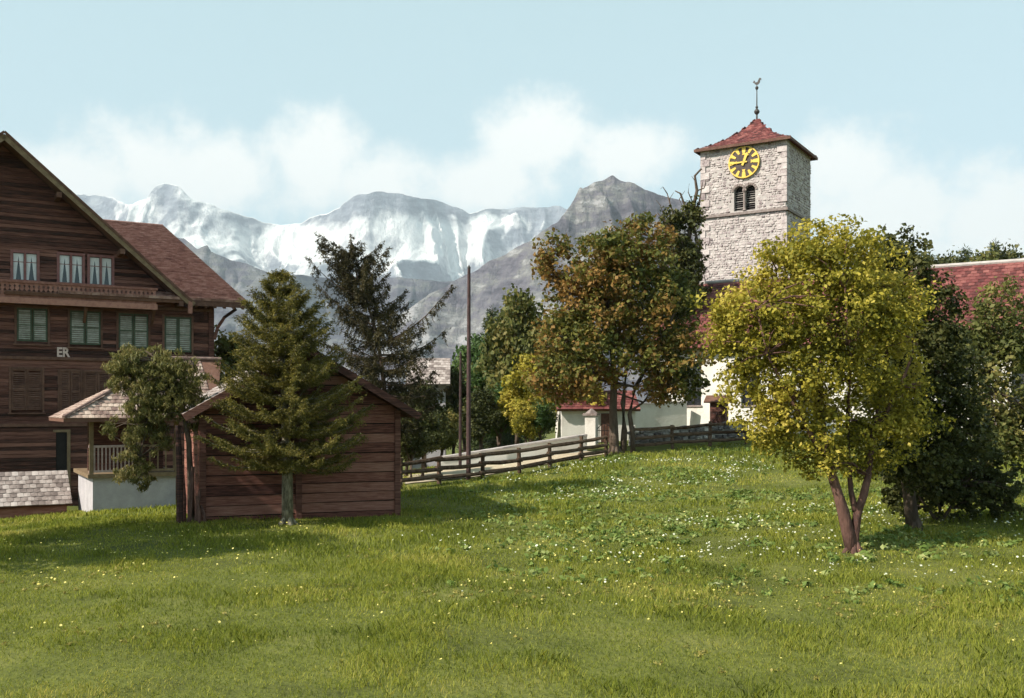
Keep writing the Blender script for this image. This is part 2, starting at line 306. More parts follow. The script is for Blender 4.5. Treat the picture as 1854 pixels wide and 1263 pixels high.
# ------------------------------------------------------------------ mountains
def rockmat(name, rock, snow_lo, snow_hi, boxes, base_lo=0.0):
    """grey rock with snow lying on flatter ground, more of it in the glacier basins listed in boxes (x, z, rx, rz)"""
    m, n, b = nodes_of(name); k = n.links.new
    def ma(op, a, bb=None, c=None):
        q = n.nodes.new('ShaderNodeMath'); q.operation = op
        for i, v in enumerate((a, bb, c)):
            if v is None: continue
            if isinstance(v, (int, float)): q.inputs[i].default_value = v
            else: k(v, q.inputs[i])
        return q.outputs[0]
    g = n.nodes.new('ShaderNodeNewGeometry'); sp = n.nodes.new('ShaderNodeSeparateXYZ'); k(g.outputs['Position'], sp.inputs[0]); sn = n.nodes.new('ShaderNodeSeparateXYZ'); k(g.outputs['Normal'], sn.inputs[0])
    mp = n.nodes.new('ShaderNodeMapping'); mp.inputs['Scale'].default_value = (1, 1, 0.6); k(g.outputs['Position'], mp.inputs[0])
    no = n.nodes.new('ShaderNodeTexNoise'); no.inputs['Scale'].default_value = 0.0045; no.inputs['Detail'].default_value = 10; no.inputs['Roughness'].default_value = 0.68; k(mp.outputs[0], no.inputs['Vector'])
    ms = n.nodes.new('ShaderNodeMapping'); ms.inputs['Scale'].default_value = (1, 1, 3.2); ms.inputs['Rotation'].default_value = (0.1, 0.22, 0); k(g.outputs['Position'], ms.inputs[0])
    ns = n.nodes.new('ShaderNodeTexNoise'); ns.inputs['Scale'].default_value = 0.006; ns.inputs['Detail'].default_value = 9; ns.inputs['Roughness'].default_value = 0.72; k(ms.outputs[0], ns.inputs['Vector'])
    r = ramp(n, rock); k(ma('ADD', ma('MULTIPLY', ma('SUBTRACT', ns.outputs[0], 0.5), 1.5), no.outputs[0]), r.inputs[0])
    f = None
    for (x, z, rx, rz, amt) in boxes:
        dx = ma('DIVIDE', ma('SUBTRACT', sp.outputs[0], x), rx); dz = ma('DIVIDE', ma('SUBTRACT', sp.outputs[2], z), rz)
        q = ma('MULTIPLY', ma('SUBTRACT', 1.0, ma('SQRT', ma('ADD', ma('MULTIPLY', dx, dx), ma('MULTIPLY', dz, dz)))), amt)
        f = q if f is None else ma('MAXIMUM', f, q)
    n3 = n.nodes.new('ShaderNodeTexNoise'); n3.inputs['Scale'].default_value = 0.0036; n3.inputs['Detail'].default_value = 9; n3.inputs['Roughness'].default_value = 0.68; k(g.outputs['Position'], n3.inputs['Vector'])
    sl_ = ma('MULTIPLY', ma('SUBTRACT', sn.outputs[2], 0.72), 2.2)
    tot = ma('ADD', ma('MULTIPLY', ma('SUBTRACT', n3.outputs[0], 0.5), 2.6), sl_)
    if f is not None: tot = ma('ADD', tot, f)
    mr = n.nodes.new('ShaderNodeMapRange'); k(tot, mr.inputs[0]); mr.inputs[1].default_value = snow_lo; mr.inputs[2].default_value = snow_hi
    mx = n.nodes.new('ShaderNodeMix'); mx.data_type = 'RGBA'; k(mr.outputs[0], mx.inputs[0]); k(r.outputs[0], mx.inputs[6]); mx.inputs[7].default_value = (0.88, 0.87, 0.85, 1)
    k(mx.outputs[2], b.inputs['Base Color']); b.inputs['Roughness'].default_value = 0.9; b.inputs['Specular IOR Level'].default_value = 0.1
    bp = n.nodes.new('ShaderNodeBump'); bp.inputs['Distance'].default_value = 90; bp.inputs['Strength'].default_value = 1.0
    k(no.outputs[0], bp.inputs['Height']); k(bp.outputs[0], b.inputs['Normal'])
    return m
def mountain(name, D, ridge, m, seed, steep=0.75, base=-20, nx=620, ny=150, amp=0.17, rough=14, fr=1.0, label=None):
    rp = np.array(ridge, float); X = np.linspace((rp[0, 0] - CX) / F * D, (rp[-1, 0] - CX) / F * D, nx); px = X / D * F + CX
    py = np.interp(px, rp[:, 0], rp[:, 1]); py = py + (fbm(px / 26.0, px * 0, 4, seed) - 0.5) * rough
    Yr = D + (fbm(px / 170.0, px * 0 + 3, 3, seed + 5) - 0.5) * D * 0.16
    H = EYE + (HY - py) / F * Yr; rel = H - base
    t = np.concatenate([-(np.linspace(1, 0, ny) ** 1.25), np.linspace(0, 1, 24)[1:]])[:, None]
    front = np.max(rel) / steep
    Y = Yr[None] + t * front * np.where(t < 0, 1.0, 0.8); XX = np.broadcast_to(X[None], Y.shape)
    a = np.abs(t); prof = np.clip(1 - a, 0, 1) ** 1.15
    prof = 0.35 * np.exp(-a * 9) + 0.65 * prof
    sc = front * 0.2
    warp = (fbm(XX / sc, Y / sc, 3, seed + 30) - 0.5) * 1.2
    gul = fbm(XX / (sc * 0.8) + warp, Y / (sc * 2.2) + warp * 0.6, 6, seed + 60, True) - 0.62
    win = (1 - np.exp(-a * 34)) * np.clip(1 - a, 0, 1) ** 0.6
    Z = base + rel[None] * prof + gul * win * rel[None] * amp * 2.9
    Z = np.maximum(Z, base - 5)
    return grid(name, XX, Y, Z, m, kind='structure', label=label)
DF = 9500
fx = lambda px, D: (px - CX) / F * D
fz = lambda py, D: EYE + (HY - py) / F * D
M_far = rockmat('far_rock', [(0.3, (0.12, 0.135, 0.175)), (0.55, (0.22, 0.24, 0.28)), (0.75, (0.38, 0.4, 0.43))], -0.35, 0.35,
    [(fx(760, DF), fz(425, DF), fx(1100, DF) - fx(927, DF), fz(395, DF) - fz(440, DF), 1.9), (fx(560, DF), fz(440, DF), 900, 300, 1.6), (fx(800, DF), fz(470, DF), 1300, 300, 1.1), (fx(420, DF), fz(450, DF), 900, 260, 0.9), (fx(690, DF), fz(347, DF), 160, 45, 3.0), (fx(900, DF), fz(395, DF), 420, 130, 1.5), (fx(300, DF), fz(400, DF), 900, 260, 0.55)])
mountain('mountain', DF, [(-700, 330), (-300, 300), (0, 350), (150, 354), (190, 360), (250, 373), (275, 362), (292, 337), (300, 334), (340, 335), (350, 345), (362, 357), (420, 381), (470, 399), (520, 409), (560, 396), (620, 379), (652, 351), (690, 346), (740, 355), (800, 364), (850, 386), (870, 381), (900, 378), (950, 373), (1020, 374), (1100, 400), (1200, 395), (1400, 430), (1600, 470), (2000, 470), (2600, 430)], M_far, 3, 0.62, -20, 900, 200, 0.16, 10)
M_mid = rockmat('mid_rock', [(0.3, (0.07, 0.065, 0.085)), (0.5, (0.13, 0.125, 0.15)), (0.62, (0.17, 0.17, 0.16)), (0.75, (0.27, 0.26, 0.28))], 1.5, 2.2, [])
mountain('mountain', 4300, [(-900, 300), (-400, 380), (0, 400), (300, 425), (335, 430), (352, 431), (385, 450), (397, 446), (404, 444), (411, 457), (470, 479), (520, 497), (560, 500), (640, 503), (720, 500), (770, 505), (830, 510), (900, 540), (1000, 600), (1150, 680)], M_mid, 21, 0.7, -20, 620, 140, 0.15, 9)
M_near = rockmat('near_rock', [(0.3, (0.08, 0.07, 0.09)), (0.48, (0.16, 0.145, 0.17)), (0.6, (0.22, 0.21, 0.2)), (0.72, (0.42, 0.4, 0.4))], 1.3, 2.2, [])
mountain('mountain', 2900, [(600, 680), (700, 590), (760, 545), (830, 503), (880, 478), (905, 463), (960, 436), (1010, 402), (1035, 372), (1052, 345), (1080, 329), (1100, 326), (1115, 319), (1130, 327), (1152, 331), (1200, 349), (1250, 362), (1330, 400), (1420, 452), (1500, 500), (1650, 560), (1900, 620), (2300, 640)], M_near, 47, 0.8, -20, 560, 160, 0.17, 9)

# ------------------------------------------------------------------ building helpers
def tiles(mb, O, U, Vv, ul, vl, tu, tv, inside=None, th=0.022, jit=0.006, each=None):
    """overlapping roof tiles: O eave corner, U along the eave, Vv up the slope"""
    O, U, Vv = Vector(O), Vector(U).normalized(), Vector(Vv).normalized(); N = U.cross(Vv).normalized()
    if N.z < 0: N = -N
    nu, nv = max(1, round(ul / tu)), max(1, round(vl / tv)); tu = ul / nu; tv = vl / nv
    for j in range(nv):
        off = 0.5 * tu * (j % 2)
        for i in range(-1, nu + 1):
            u0 = max(0, i * tu + off + 0.004); u1 = min(ul, (i + 1) * tu + off - 0.004)
            if u1 - u0 < 0.03: continue
            if inside and not (inside((u0 + u1) / 2, (j + 0.5) * tv)): continue
            v0 = j * tv + random.uniform(-jit, jit); v1 = (j + 1.25) * tv
            if v1 > vl + 0.02: v1 = vl + 0.02
            lift = random.uniform(0, jit); um = (u0 + u1) / 2
            a0 = O + U * u0 + Vv * v0 + N * (th + lift); a1 = O + U * u1 + Vv * v0 + N * (th + lift); am = O + U * um + Vv * (v0 - tv * 0.06) + N * (th + lift + 0.008)
            b0 = O + U * u0 + Vv * v1 + N * 0.004; b1 = O + U * u1 + Vv * v1 + N * 0.004; bm = O + U * um + Vv * v1 + N * 0.01
            d = N * -(th)
            if each: mb = MB()
            mb.add([a0, am, a1, b1, bm, b0, a0 + d, am + d, a1 + d], [(0, 1, 4, 5), (1, 2, 3, 4), (0, 6, 7, 1), (1, 7, 8, 2), (0, 5, 6), (2, 8, 3)])
            if each: mb.build(*each)
def slab(mb, a, b, c, d, t):
    """roof slab: quad a b c d thickened downwards by t"""
    a, b, c, d = map(Vector, (a, b, c, d)); n = (b - a).cross(d - a).normalized()
    if n.z < 0: n = -n
    lo = [p - n * t for p in (a, b, c, d)]
    mb.add([a, b, c, d] + lo, [(0, 1, 2, 3), (7, 6, 5, 4), (0, 4, 5, 1), (1, 5, 6, 2), (2, 6, 7, 3), (3, 7, 4, 0)])
def clip_poly(poly, fn):
    """keep the part of an (x, z) polygon where fn >= 0 (fn linear)"""
    o = []
    for i, p in enumerate(poly):
        q = poly[(i + 1) % len(poly)]; a, b = fn(*p), fn(*q)
        if a >= 0: o.append(p)
        if (a >= 0) != (b >= 0):
            t = a / (a - b); o.append((p[0] + (q[0] - p[0]) * t, p[1] + (q[1] - p[1]) * t))
    return o

# ------------------------------------------------------------------ chalet
cor = P(383, 600, 42); CH = Plan(cor.x, cor.y, R(30)); cg = -1.75
chal = thing('chalet', 'large dark timber chalet with green shutters and a carved attic balcony', 'chalet', (cor.x, cor.y, cg), R(30))
def ch(px, py, y=0.0):
    x, z = CH.at(px, py, y); return x, z - cg
OVF = 1.0                                               # front overhang
bx1, bz1 = ch(345, 545, -OVF); bx0, bz0 = ch(100, 325, -OVF)
gs = (bz0 - bz1) / (bx1 - bx0)                           # gable slope
apx = ch(8, 600, -OVF)[0]; apz = bz1 + (bx1 - apx) * gs
roofz = lambda x: apz - abs(x - apx) * gs
WL = 2 * apx                                             # left end of the house mirrors the right
ex, ez = ch(448, 549, -OVF)                              # end of the eave, right
# ridge of the cross roof, found where its end stands above the eave end
def depth_at_x(px, x):                                   # local y of the ray through px at local x
    r = (px - CX) / F; q = CH.o + CH.A * x
    return (r * q.y - q.x) / (CH.B.x - r * CH.B.y)
ry = depth_at_x(295, ex); rwy = CH.w(ex, ry).y; rz_ = EYE + (HY - 410) / F * rwy - cg
cs = (rz_ - ez) / (ry + OVF)                             # slope of the cross roof
DEPTH = 2 * ry
# horizontal cladding with openings left free
opens = []
def opening(px0, py0, px1, py1):
    xa, za = ch(px0, (py0), 0); xb, zb = ch(px1, (py1), 0); xm, zt = ch((px0 + px1) / 2, py0, 0); _, zl = ch((px0 + px1) / 2, py1, 0)
    opens.append((xa, xb, zl, zt)); return xa, xb, zl, zt
att = [opening(104, 459, 152, 514), opening(159, 463, 205, 517), opening(20, 455, 70, 509)]
sh2 = [opening(126, 563, 182, 624), opening(214, 568, 268, 630), opening(297, 574, 346, 637), opening(30, 558, 86, 618)]
sh1 = [opening(108, 672, 146, 745), opening(152, 674, 200, 748), opening(20, 668, 76, 742)]
door = opening(101, 782, 121, 893)
mb = MB(); z = 0.0; hb = 0.145
def pieces(x0, x1, z0, z1):
    iv = [(x0, x1)]
    for a, b_, c, d in opens:
        if d > z0 + 0.03 and c < z1 - 0.03:
            nv = []
            for p, q in iv:
                if b_ <= p or a >= q: nv.append((p, q)); continue
                if a > p: nv.append((p, a))
                if b_ < q: nv.append((b_, q))
            iv = nv
    return iv
row = 0
while z < apz - 0.2:
    z1 = z + hb - 0.012
    for a, b_ in pieces(WL, 0.0, z, z1):
        poly = [(a, z), (b_, z), (b_, z1), (a, z1)]
        if z1 > bz1 - 0.6:
            lim = lambda x, q: (apz - (x - apx) * gs - 0.22) - q
            poly = clip_poly(poly, lim); poly = clip_poly(poly, lambda x, q: (apz + (x - apx) * gs - 0.22) - q) if len(poly) > 2 else poly
        if len(poly) > 2:
            j = random.uniform(0, 0.014); mb.prism(poly, -0.055 - j, 0.03)
    z += hb; row += 1
mb.build('cladding', M_chalet, chal, kind='stuff')
mb = MB()                                                # walls behind the boards
polyw = [(WL + 0.05, 0), (-0.05, 0), (-0.05, roofz(-0.05) - 0.3), (apx, apz - 0.35), (WL + 0.05, roofz(WL + 0.05) - 0.3)]
mb.prism(polyw, 0.12, 0.3); mb.build('wall', M_chalet, chal)
mb = MB(); mb.box((-0.25, 0.3, 0), (-0.05, DEPTH, ez + 0.25)); mb.box((WL + 0.05, 0.3, 0), (WL + 0.25, DEPTH, ez + 0.25)); mb.box((WL + 0.25, DEPTH - 0.2, 0), (-0.25, DEPTH, ez + 0.25))
mb.build('wall', M_chalet, chal)
mb = MB(); mb.box((-0.14, -0.12, 0), (0.08, 0.12, ez + 0.05)); mb.build('corner_post', M_chalet, chal)
mb = MB(); gz0 = ez + 0.2                                # side gable under the cross roof
vs = [(-0.1, 0.32, gz0), (-0.1, DEPTH - 0.02, gz0), (-0.1, ry, rz_ - 0.25), (-0.2, 0.32, gz0), (-0.2, DEPTH - 0.02, gz0), (-0.2, ry, rz_ - 0.25)]
mb.add(vs, [(0, 1, 2), (5, 4, 3), (0, 3, 4, 1), (1, 4, 5, 2), (2, 5, 3, 0)]); mb.build('side_gable', M_chalet, chal)
# roofs
rt = None
mb = MB(); xl = apx
slab(mb, (apx, -OVF + 0.02, ez), (ex, -OVF + 0.02, ez), (ex, ry, rz_), (apx, ry, rz_), 0.13)
slab(mb, (apx, ry, rz_), (ex, ry, rz_), (ex, DEPTH + OVF, ez), (apx, DEPTH + OVF, ez), 0.13)
rt = mb.build('roof', M_trim, chal)
mb = MB(); vl = math.hypot(ry + OVF, rz_ - ez)
def in_cross(u, v):
    y = -OVF + v / vl * (ry + OVF); x = apx + u; return x > bx1 - 2.2 - (y + OVF) * 1.2 - 2.5
tiles(mb, (apx, -OVF, ez + 0.004), (1, 0, 0), (0, ry + OVF, rz_ - ez), ex - apx, vl, 0.3, 0.27, in_cross, 0.11); mb.build('tile_course', M_tilec, rt, kind='stuff')
mb = MB(); mb.tube([(apx + 1, ry, rz_ + 0.04), (ex, ry, rz_ + 0.04)], [0.09, 0.09], 8); mb.build('ridge_cap', M_tilec, rt)
mb = MB(); mb.bar((bx1, -OVF + 0.04, ez - 0.1), (ex, -OVF + 0.04, ez - 0.1), 0.05, 0.2); mb.build('fascia', M_trim, rt)
mb = MB(); mb.bar((ex + 0.02, -OVF, ez - 0.06), (ex + 0.02, ry, rz_ - 0.06), 0.05, 0.2); mb.build('verge_board', M_trim, rt)
for i in range(6):
    x = bx1 + 0.25 + i * (ex - bx1 - 0.4) / 5; mb = MB(); mb.bar((x, -OVF + 0.08, ez - 0.2), (x, 0.25, ez - 0.2 + cs * (OVF + 0.2)), 0.1, 0.13); mb.build('rafter', M_trim, rt)
gr = MB()
GB = ry * 0.35                                           # how far the front gable roof reaches back
for sgn in (1, -1):
    xe = bx1 if sgn > 0 else 2 * apx - bx1
    slab(gr, (xe, -OVF, bz1), (apx, -OVF, apz), (apx, GB, apz), (xe, GB, bz1), 0.12)
gr = gr.build('gable_roof', M_trim, chal)
mb = MB(); sl_ = math.hypot(bx1 - apx, apz - bz1); tiles(mb, (bx1, -OVF, bz1 + 0.004), (0, 1, 0), (apx - bx1, 0, apz - bz1), GB + OVF, sl_, 0.22, 0.2)
x2 = 2 * apx - bx1; tiles(mb, (x2, -OVF, bz1 + 0.004), (0, 1, 0), (apx - x2, 0, apz - bz1), GB + OVF, sl_, 0.22, 0.2); mb.build('tile_course', M_tilec, gr, kind='stuff')
for sgn in (1, -1):
    xe = bx1 if sgn > 0 else 2 * apx - bx1
    mb = MB(); mb.bar((xe + sgn * 0.12, -OVF - 0.03, bz1 - 0.17), (apx, -OVF - 0.03, apz - 0.06), 0.05, 0.26, (0, 0, 1)); mb.build('barge_board', M_barge, gr)
    mb = MB(); mb.bar((xe + sgn * 0.05, -OVF - 0.075, bz1 - 0.02), (apx, -OVF - 0.075, apz + 0.08), 0.04, 0.09, (0, 0, 1)); mb.build('barge_moulding', M_trim, gr)
mb = MB(); mb.box((bx1 - 0.1, -OVF - 0.09, bz1 - 0.5), (bx1 + 0.06, -OVF + 0.05, bz1 - 0.02)); mb.build('barge_end', M_balc, gr)
for xx in (bx1 - 0.35, bx1 - 2.6, bx1 - 4.9):
    zz = roofz(xx) - 0.32; mb = MB(); mb.box((xx - 0.09, -OVF + 0.02, zz - 0.2), (xx + 0.09, 0.1, zz)); mb.build('purlin', M_trim, gr)
mb = MB(); pts = [(0.1 + 0.0, -0.1, ez - 1.5), (0.22, -0.12, ez - 1.0), (0.5, -0.16, ez - 0.55), (0.98, -0.22, ez - 0.18)]
for a, b_ in zip(pts, pts[1:]): mb.bar(a, b_, 0.12, 0.13)
mb.build('eave_bracket', M_chalet, chal)
# attic windows
def casement_window(o, par, red=True):
    x0, x1, z0, z1 = o; w = MB()
    t = 0.07
    for a, b_ in (((x0 - 0.03, -0.1, z0 - 0.03), (x0 + t, 0.06, z1 + 0.03)), ((x1 - t, -0.1, z0 - 0.03), (x1 + 0.03, 0.06, z1 + 0.03)), ((x0 + t, -0.098, z1 - t), (x1 - t, 0.06, z1 + 0.03)), ((x0 - 0.06, -0.15, z0 - 0.06), (x1 + 0.06, 0.05, z0 + 0.04)), (((x0 + x1) / 2 - 0.04, -0.095, z0 + 0.04), ((x0 + x1) / 2 + 0.04, 0.05, z1 - t))): w.box(a, b_)
    win = w.build('window', M_redfr, par)
    for q in (0, 1):
        a = x0 + t if q == 0 else (x0 + x1) / 2 + 0.04; c = (x0 + x1) / 2 - 0.04 if q == 0 else x1 - t
        g_ = MB(); g_.box((a, 0.0, z0 + 0.04), (c, 0.012, z1 - t)); g_.build('pane', M_glass, win)
        cu = MB(); zt = z1 - t - 0.02; zb = z0 + 0.06; wid = (c - a)
        for sgn in (0, 1):                              # two gathered curtain halves
            ed = a + 0.01 if sgn == 0 else c - 0.01; di = 1 if sgn == 0 else -1
            cu.add([(ed, -0.012, zt), (ed + di * wid * 0.5, -0.02, zt), (ed + di * wid * 0.22, -0.02, zb), (ed, -0.012, zb)], [(0, 1, 2, 3)])
        cu.build('curtain', M_curt, win)
        s_ = MB(); s_.box((a, -0.02, (z0 * 0.36 + z1 * 0.64) - 0.015), (c, 0.0, (z0 * 0.36 + z1 * 0.64) + 0.015)); s_.build('glazing_bar', M_redfr, win)
for o in att: casement_window(o, chal)
def shutter_pair(o, mframe, mslat):
    x0, x1, z0, z1 = o; f = MB(); t = 0.06
    f.box((x0 - 0.08, -0.105, z0 - 0.1), (x0 + 0.0, 0.1, z1 + 0.08)); f.box((x1, -0.105, z0 - 0.1), (x1 + 0.08, 0.1, z1 + 0.08)); f.box((x0, -0.103, z1), (x1, 0.1, z1 + 0.08)); f.box((x0 - 0.12, -0.16, z0 - 0.16), (x1 + 0.12, 0.1, z0 - 0.102))
    win = f.build('window', M_trim, chal)
    xm = (x0 + x1) / 2
    for a, c in ((x0 + 0.01, xm - 0.01), (xm + 0.01, x1 - 0.01)):
        s_ = MB(); s_.box((a, -0.085, z0), (a + t, -0.045, z1)); s_.box((c - t, -0.085, z0), (c, -0.045, z1))
        for zz in (z0, (z0 + z1) / 2 - t / 2, z1 - t): s_.box((a + t, -0.083, zz), (c - t, -0.047, zz + t))
        sh = s_.build('shutter', mframe, chal)
        l_ = MB(); zz = z0 + t + 0.02
        while zz < z1 - t - 0.05:
            l_.add([(a + t, -0.09, zz), (c - t, -0.09, zz), (c - t, -0.05, zz + 0.06), (a + t, -0.05, zz + 0.06), (a + t, -0.082, zz - 0.008), (c - t, -0.082, zz - 0.008), (c - t, -0.042, zz + 0.052), (a + t, -0.042, zz + 0.052)], [(0, 1, 2, 3), (7, 6, 5, 4), (0, 4, 5, 1), (2, 6, 7, 3)]); zz += 0.082
        l_.build('louvre', mslat, sh, kind='stuff')
for o in sh2: shutter_pair(o, M_green, M_slat)
for o in sh1: shutter_pair(o, M_trim, M_trim)
x0, x1, z0, z1 = door
mb = MB(); mb.box((x0, -0.02, z0), (x1, 0.06, z1)); d_ = mb.build('door', M_dark, chal)
mb = MB(); mb.box((x1, -0.12, z0), (x1 + 0.12, 0.08, z1 + 0.1)); mb.box((x0 - 0.1, -0.118, z1), (x1, 0.08, z1 + 0.1)); mb.build('door_frame', M_barge, d_)
# moulded string boards across the front
for py in (556, 652, 768):
    za = ch(240, py, 0)[1]; mb = MB(); mb.box((WL, -0.13, za - 0.06), (0.02, -0.05, za + 0.06)); mb.build('string_board', M_trim, chal)
# balcony under the attic windows
bxr = ch(283, 540, -0.85)[0]; bzt = ch(190, 518, -0.85)[1]; bzb = ch(190, 547, -0.85)[1]; bxl = 2 * apx - bxr
mb = MB(); mb.box((bxl, -0.85, bzb - 0.16), (bxr, -0.05, bzb - 0.04)); bal = mb.build('balcony', M_trim, chal)
mb = MB(); mb.box((bxl, -0.92, bzt - 0.05), (bxr + 0.05, -0.78, bzt + 0.04)); mb.build('hand_rail', M_balc, bal)
mb = MB(); mb.box((bxl, -0.9, bzb - 0.2), (bxr + 0.04, -0.8, bzb + 0.02)); mb.build('bottom_rail', M_balc, bal)
def fret(w, h):
    """cut-out baluster board: waisted outline"""
    q = [(0.5, 0), (0.5, 0.14), (0.2, 0.24), (0.46, 0.36), (0.46, 0.42), (0.14, 0.5), (0.46, 0.6), (0.46, 0.66), (0.2, 0.78), (0.5, 0.88), (0.5, 1)]
    return [(x * w, z_ * h) for x, z_ in q] + [(-x * w, z_ * h) for x, z_ in q[::-1]]
hb_ = bzt - 0.05 - bzb - 0.02; pitch = 0.165; fm = MB(); fm.prism(fret(pitch * 0.985, hb_), -0.015, 0.015); fme = fm.mesh('baluster', M_balc)
x = bxr - pitch / 2
while x > max(bxl, ch(-30, 520, -0.85)[0]):
    link('baluster', fme, bal, (x, -0.85, bzb + 0.02)); x -= pitch
for x in (bxr - 0.05, bxr - 2.6):
    mb = MB(); mb.bar((x, -0.06, bzb - 0.75), (x, -0.75, bzb - 0.17), 0.1, 0.1); mb.build('balcony_bracket', M_trim, bal)
# the painted letters ER on the front
lx0, lz0 = ch(101, 645, 0); lx1, lz1 = ch(128, 628, 0)
def text_mesh(txt, size, ext, m):
    c = bpy.data.curves.new('lettering', 'FONT'); c.body = txt; c.size = size; c.extrude = ext; c.resolution_u = 3; c.offset = 0.014
    o = bpy.data.objects.new('lettering', c); COL.objects.link(o); dg = bpy.context.evaluated_depsgraph_get(); me = bpy.data.meshes.new_from_object(o.evaluated_get(dg)); bpy.data.objects.remove(o); bpy.data.curves.remove(c)
    me.materials.clear(); me.materials.append(m); return me
lm_ = text_mesh('ER', 0.42, 0.012, M_letter); lo = link('lettering', lm_, chal, (lx0 + 0.02, -0.085, lz0)); lo.rotation_euler = (R(90), 0, 0); lo.scale = (1.0, 1.2, 1)

# ------------------------------------------------------------------ porch building in front of the chalet
pc = P(318, 900, 31.5); PO = Plan(pc.x, pc.y, R(30)); pg = gz(pc.x, pc.y) - 0.35
porch = thing('porch_building', 'small hipped-roof veranda wing with plastered base in front of the chalet', 'porch', (pc.x, pc.y, pg), R(30))
def po(px, py, y=0.0):
    x, z = PO.at(px, py, y); return x, z - pg
xl = po(168, 880)[0]; zf = po(240, 856)[1]; zr = po(240, 806)[1]; PD = 3.6
xw = po(118, 880)[0]
mb = MB(); mb.box((xl, 0, -0.4), (0, PD, zf - 0.12)); mb.build('plaster_base', M_grey, porch)
mb = MB(); mb.box((xl - 0.15, -0.12, zf - 0.12), (0.2, PD, zf)); mb.build('deck', M_barge, porch)
zE = po(240, 757, -0.6)[1]
mb = MB(); mb.box((xl + 0.1, PD - 1.6, zf), (0, PD - 1.5, zE + 0.15)); mb.build('back_wall', M_chalet, porch)
def veranda_rail(x0, x1, mm, n_gap, nm):
    r_ = MB(); r_.box((x0, -0.09, zr - 0.05), (x1, 0.0, zr + 0.02)); rr = r_.build('hand_rail', mm, porch); r_ = MB(); r_.box((x0, -0.08, zf + 0.05), (x1, -0.01, zf + 0.11)); r_.build('bottom_rail', mm, rr)
    s_ = MB(); s_.box((-0.022, -0.06, 0), (0.022, -0.03, zr - zf - 0.16)); me = s_.mesh('baluster', mm); q = x0 + 0.05
    while q < x1: link('baluster', me, rr, (q, 0, zf + 0.11)); q += n_gap
M_pale = mat('pale_rail', [(0.3, (0.26, 0.18, 0.17)), (0.7, (0.45, 0.34, 0.32))], 7, 0.8, 0.3, 20, 0.2)
xmid = po(247, 820)[0]
veranda_rail(xl - 0.12, xmid, M_pale, 0.11, 'a'); veranda_rail(xmid + 0.1, 0.1, M_barge, 0.24, 'b')
for q in (xl - 0.05, xmid + 0.05, 0.02):
    mb = MB(); mb.box((q - 0.06, -0.1, zf), (q + 0.06, 0.02, zE)); mb.build('post', M_barge, porch)
mb = MB(); mb.box((xl - 0.1, -0.08, zE - 0.14), (0.1, 0.04, zE)); mb.build('beam', M_trim, porch)
# hipped roof
eL = po(115, 757, -0.6)[0]; eR = po(392, 745, -0.6)[0]; EB = PD + 0.3; yR = (EB - 0.6) / 2
rL = po(305, 652, yR)[0]; rZ = po(320, 651, yR)[1]; rR = po(400, 651, yR)[0]
e0, e1, e2, e3 = Vector((eL, -0.6, zE)), Vector((eR, -0.6, zE)), Vector((eR, EB, zE)), Vector((eL, EB, zE)); r0, r1 = Vector((rL, yR, rZ)), Vector((rR, yR, rZ))
mb = MB(); dn = Vector((0, 0, -0.1))
mb.add([e0, e1, e2, e3, r0, r1] + [p + dn for p in (e0, e1, e2, e3)], [(0, 1, 5, 4), (1, 2, 5), (2, 3, 4, 5), (3, 0, 4), (0, 6, 7, 1), (1, 7, 8, 2), (2, 8, 9, 3), (3, 9, 6, 0), (9, 8, 7, 6)])
prf = mb.build('roof', M_trim, porch)
mb = MB(); w_ = eR - eL; vl = (Vector((0, yR, rZ)) - Vector((0, -0.6, zE))).length
ta = lambda u, v: (u / max(0.01, rL - eL) > v / vl - 0.02) and ((w_ - u) / max(0.01, eR - rR if eR > rR else 0.01) > v / vl - 0.02)
tiles(mb, e0 + Vector((0, 0, 0.003)), (1, 0, 0), (0, yR + 0.6, rZ - zE), w_, vl, 0.17, 0.17, ta)
w2 = EB + 0.6; vl2 = (r0 - Vector((eL, yR, zE))).length
tiles(mb, e3 + Vector((0, 0, 0.003)), (0, -1, 0), (rL - eL, 0, rZ - zE), w2, vl2, 0.17, 0.17, lambda u, v: min(u, w2 - u) / (w2 / 2) > v / vl2 - 0.02)
mb.build('tile_course', M_tilep, prf, kind='stuff')
mb = MB(); mb.tube([e0 + Vector((0, 0, 0.04)), r0 + Vector((0, 0, 0.05)), r1 + Vector((0, 0, 0.05))], [0.06, 0.07, 0.07], 8); mb.build('ridge_cap', M_tilep, prf)
# low lean-to whose sunlit shingles show at the chalet's foot
lp = P(131, 912, 32.5); LP_ = Plan(lp.x, lp.y, R(30)); lg = gz(lp.x, lp.y) - 0.2
lean = thing('lean_to', 'low lean-to with pale sunlit shingle roof at the foot of the chalet', 'lean-to', (lp.x, lp.y, lg), R(30))
le = lp.z - lg; ly = 1.5; lt = le + 1.0
mb = MB(); mb.box((-3.6, 0.15, -0.3), (-0.15, ly + 0.3, le - 0.03)); mb.build('wall', M_log, lean)
mb = MB(); slab(mb, (-3.8, 0, le), (0, 0, le), (0, ly, lt), (-3.8, ly, lt), 0.07); slab(mb, (-3.8, ly, lt), (0, ly, lt), (0, 2 * ly, le + 0.3), (-3.8, 2 * ly, le + 0.3), 0.07); lr = mb.build('roof', M_log, lean)
tiles(None, (-3.8, -0.02, le + 0.004), (1, 0, 0), (0, ly, lt - le), 3.8, math.hypot(ly, lt - le), 0.2, 0.24, each=('shingle', M_shing, lr))

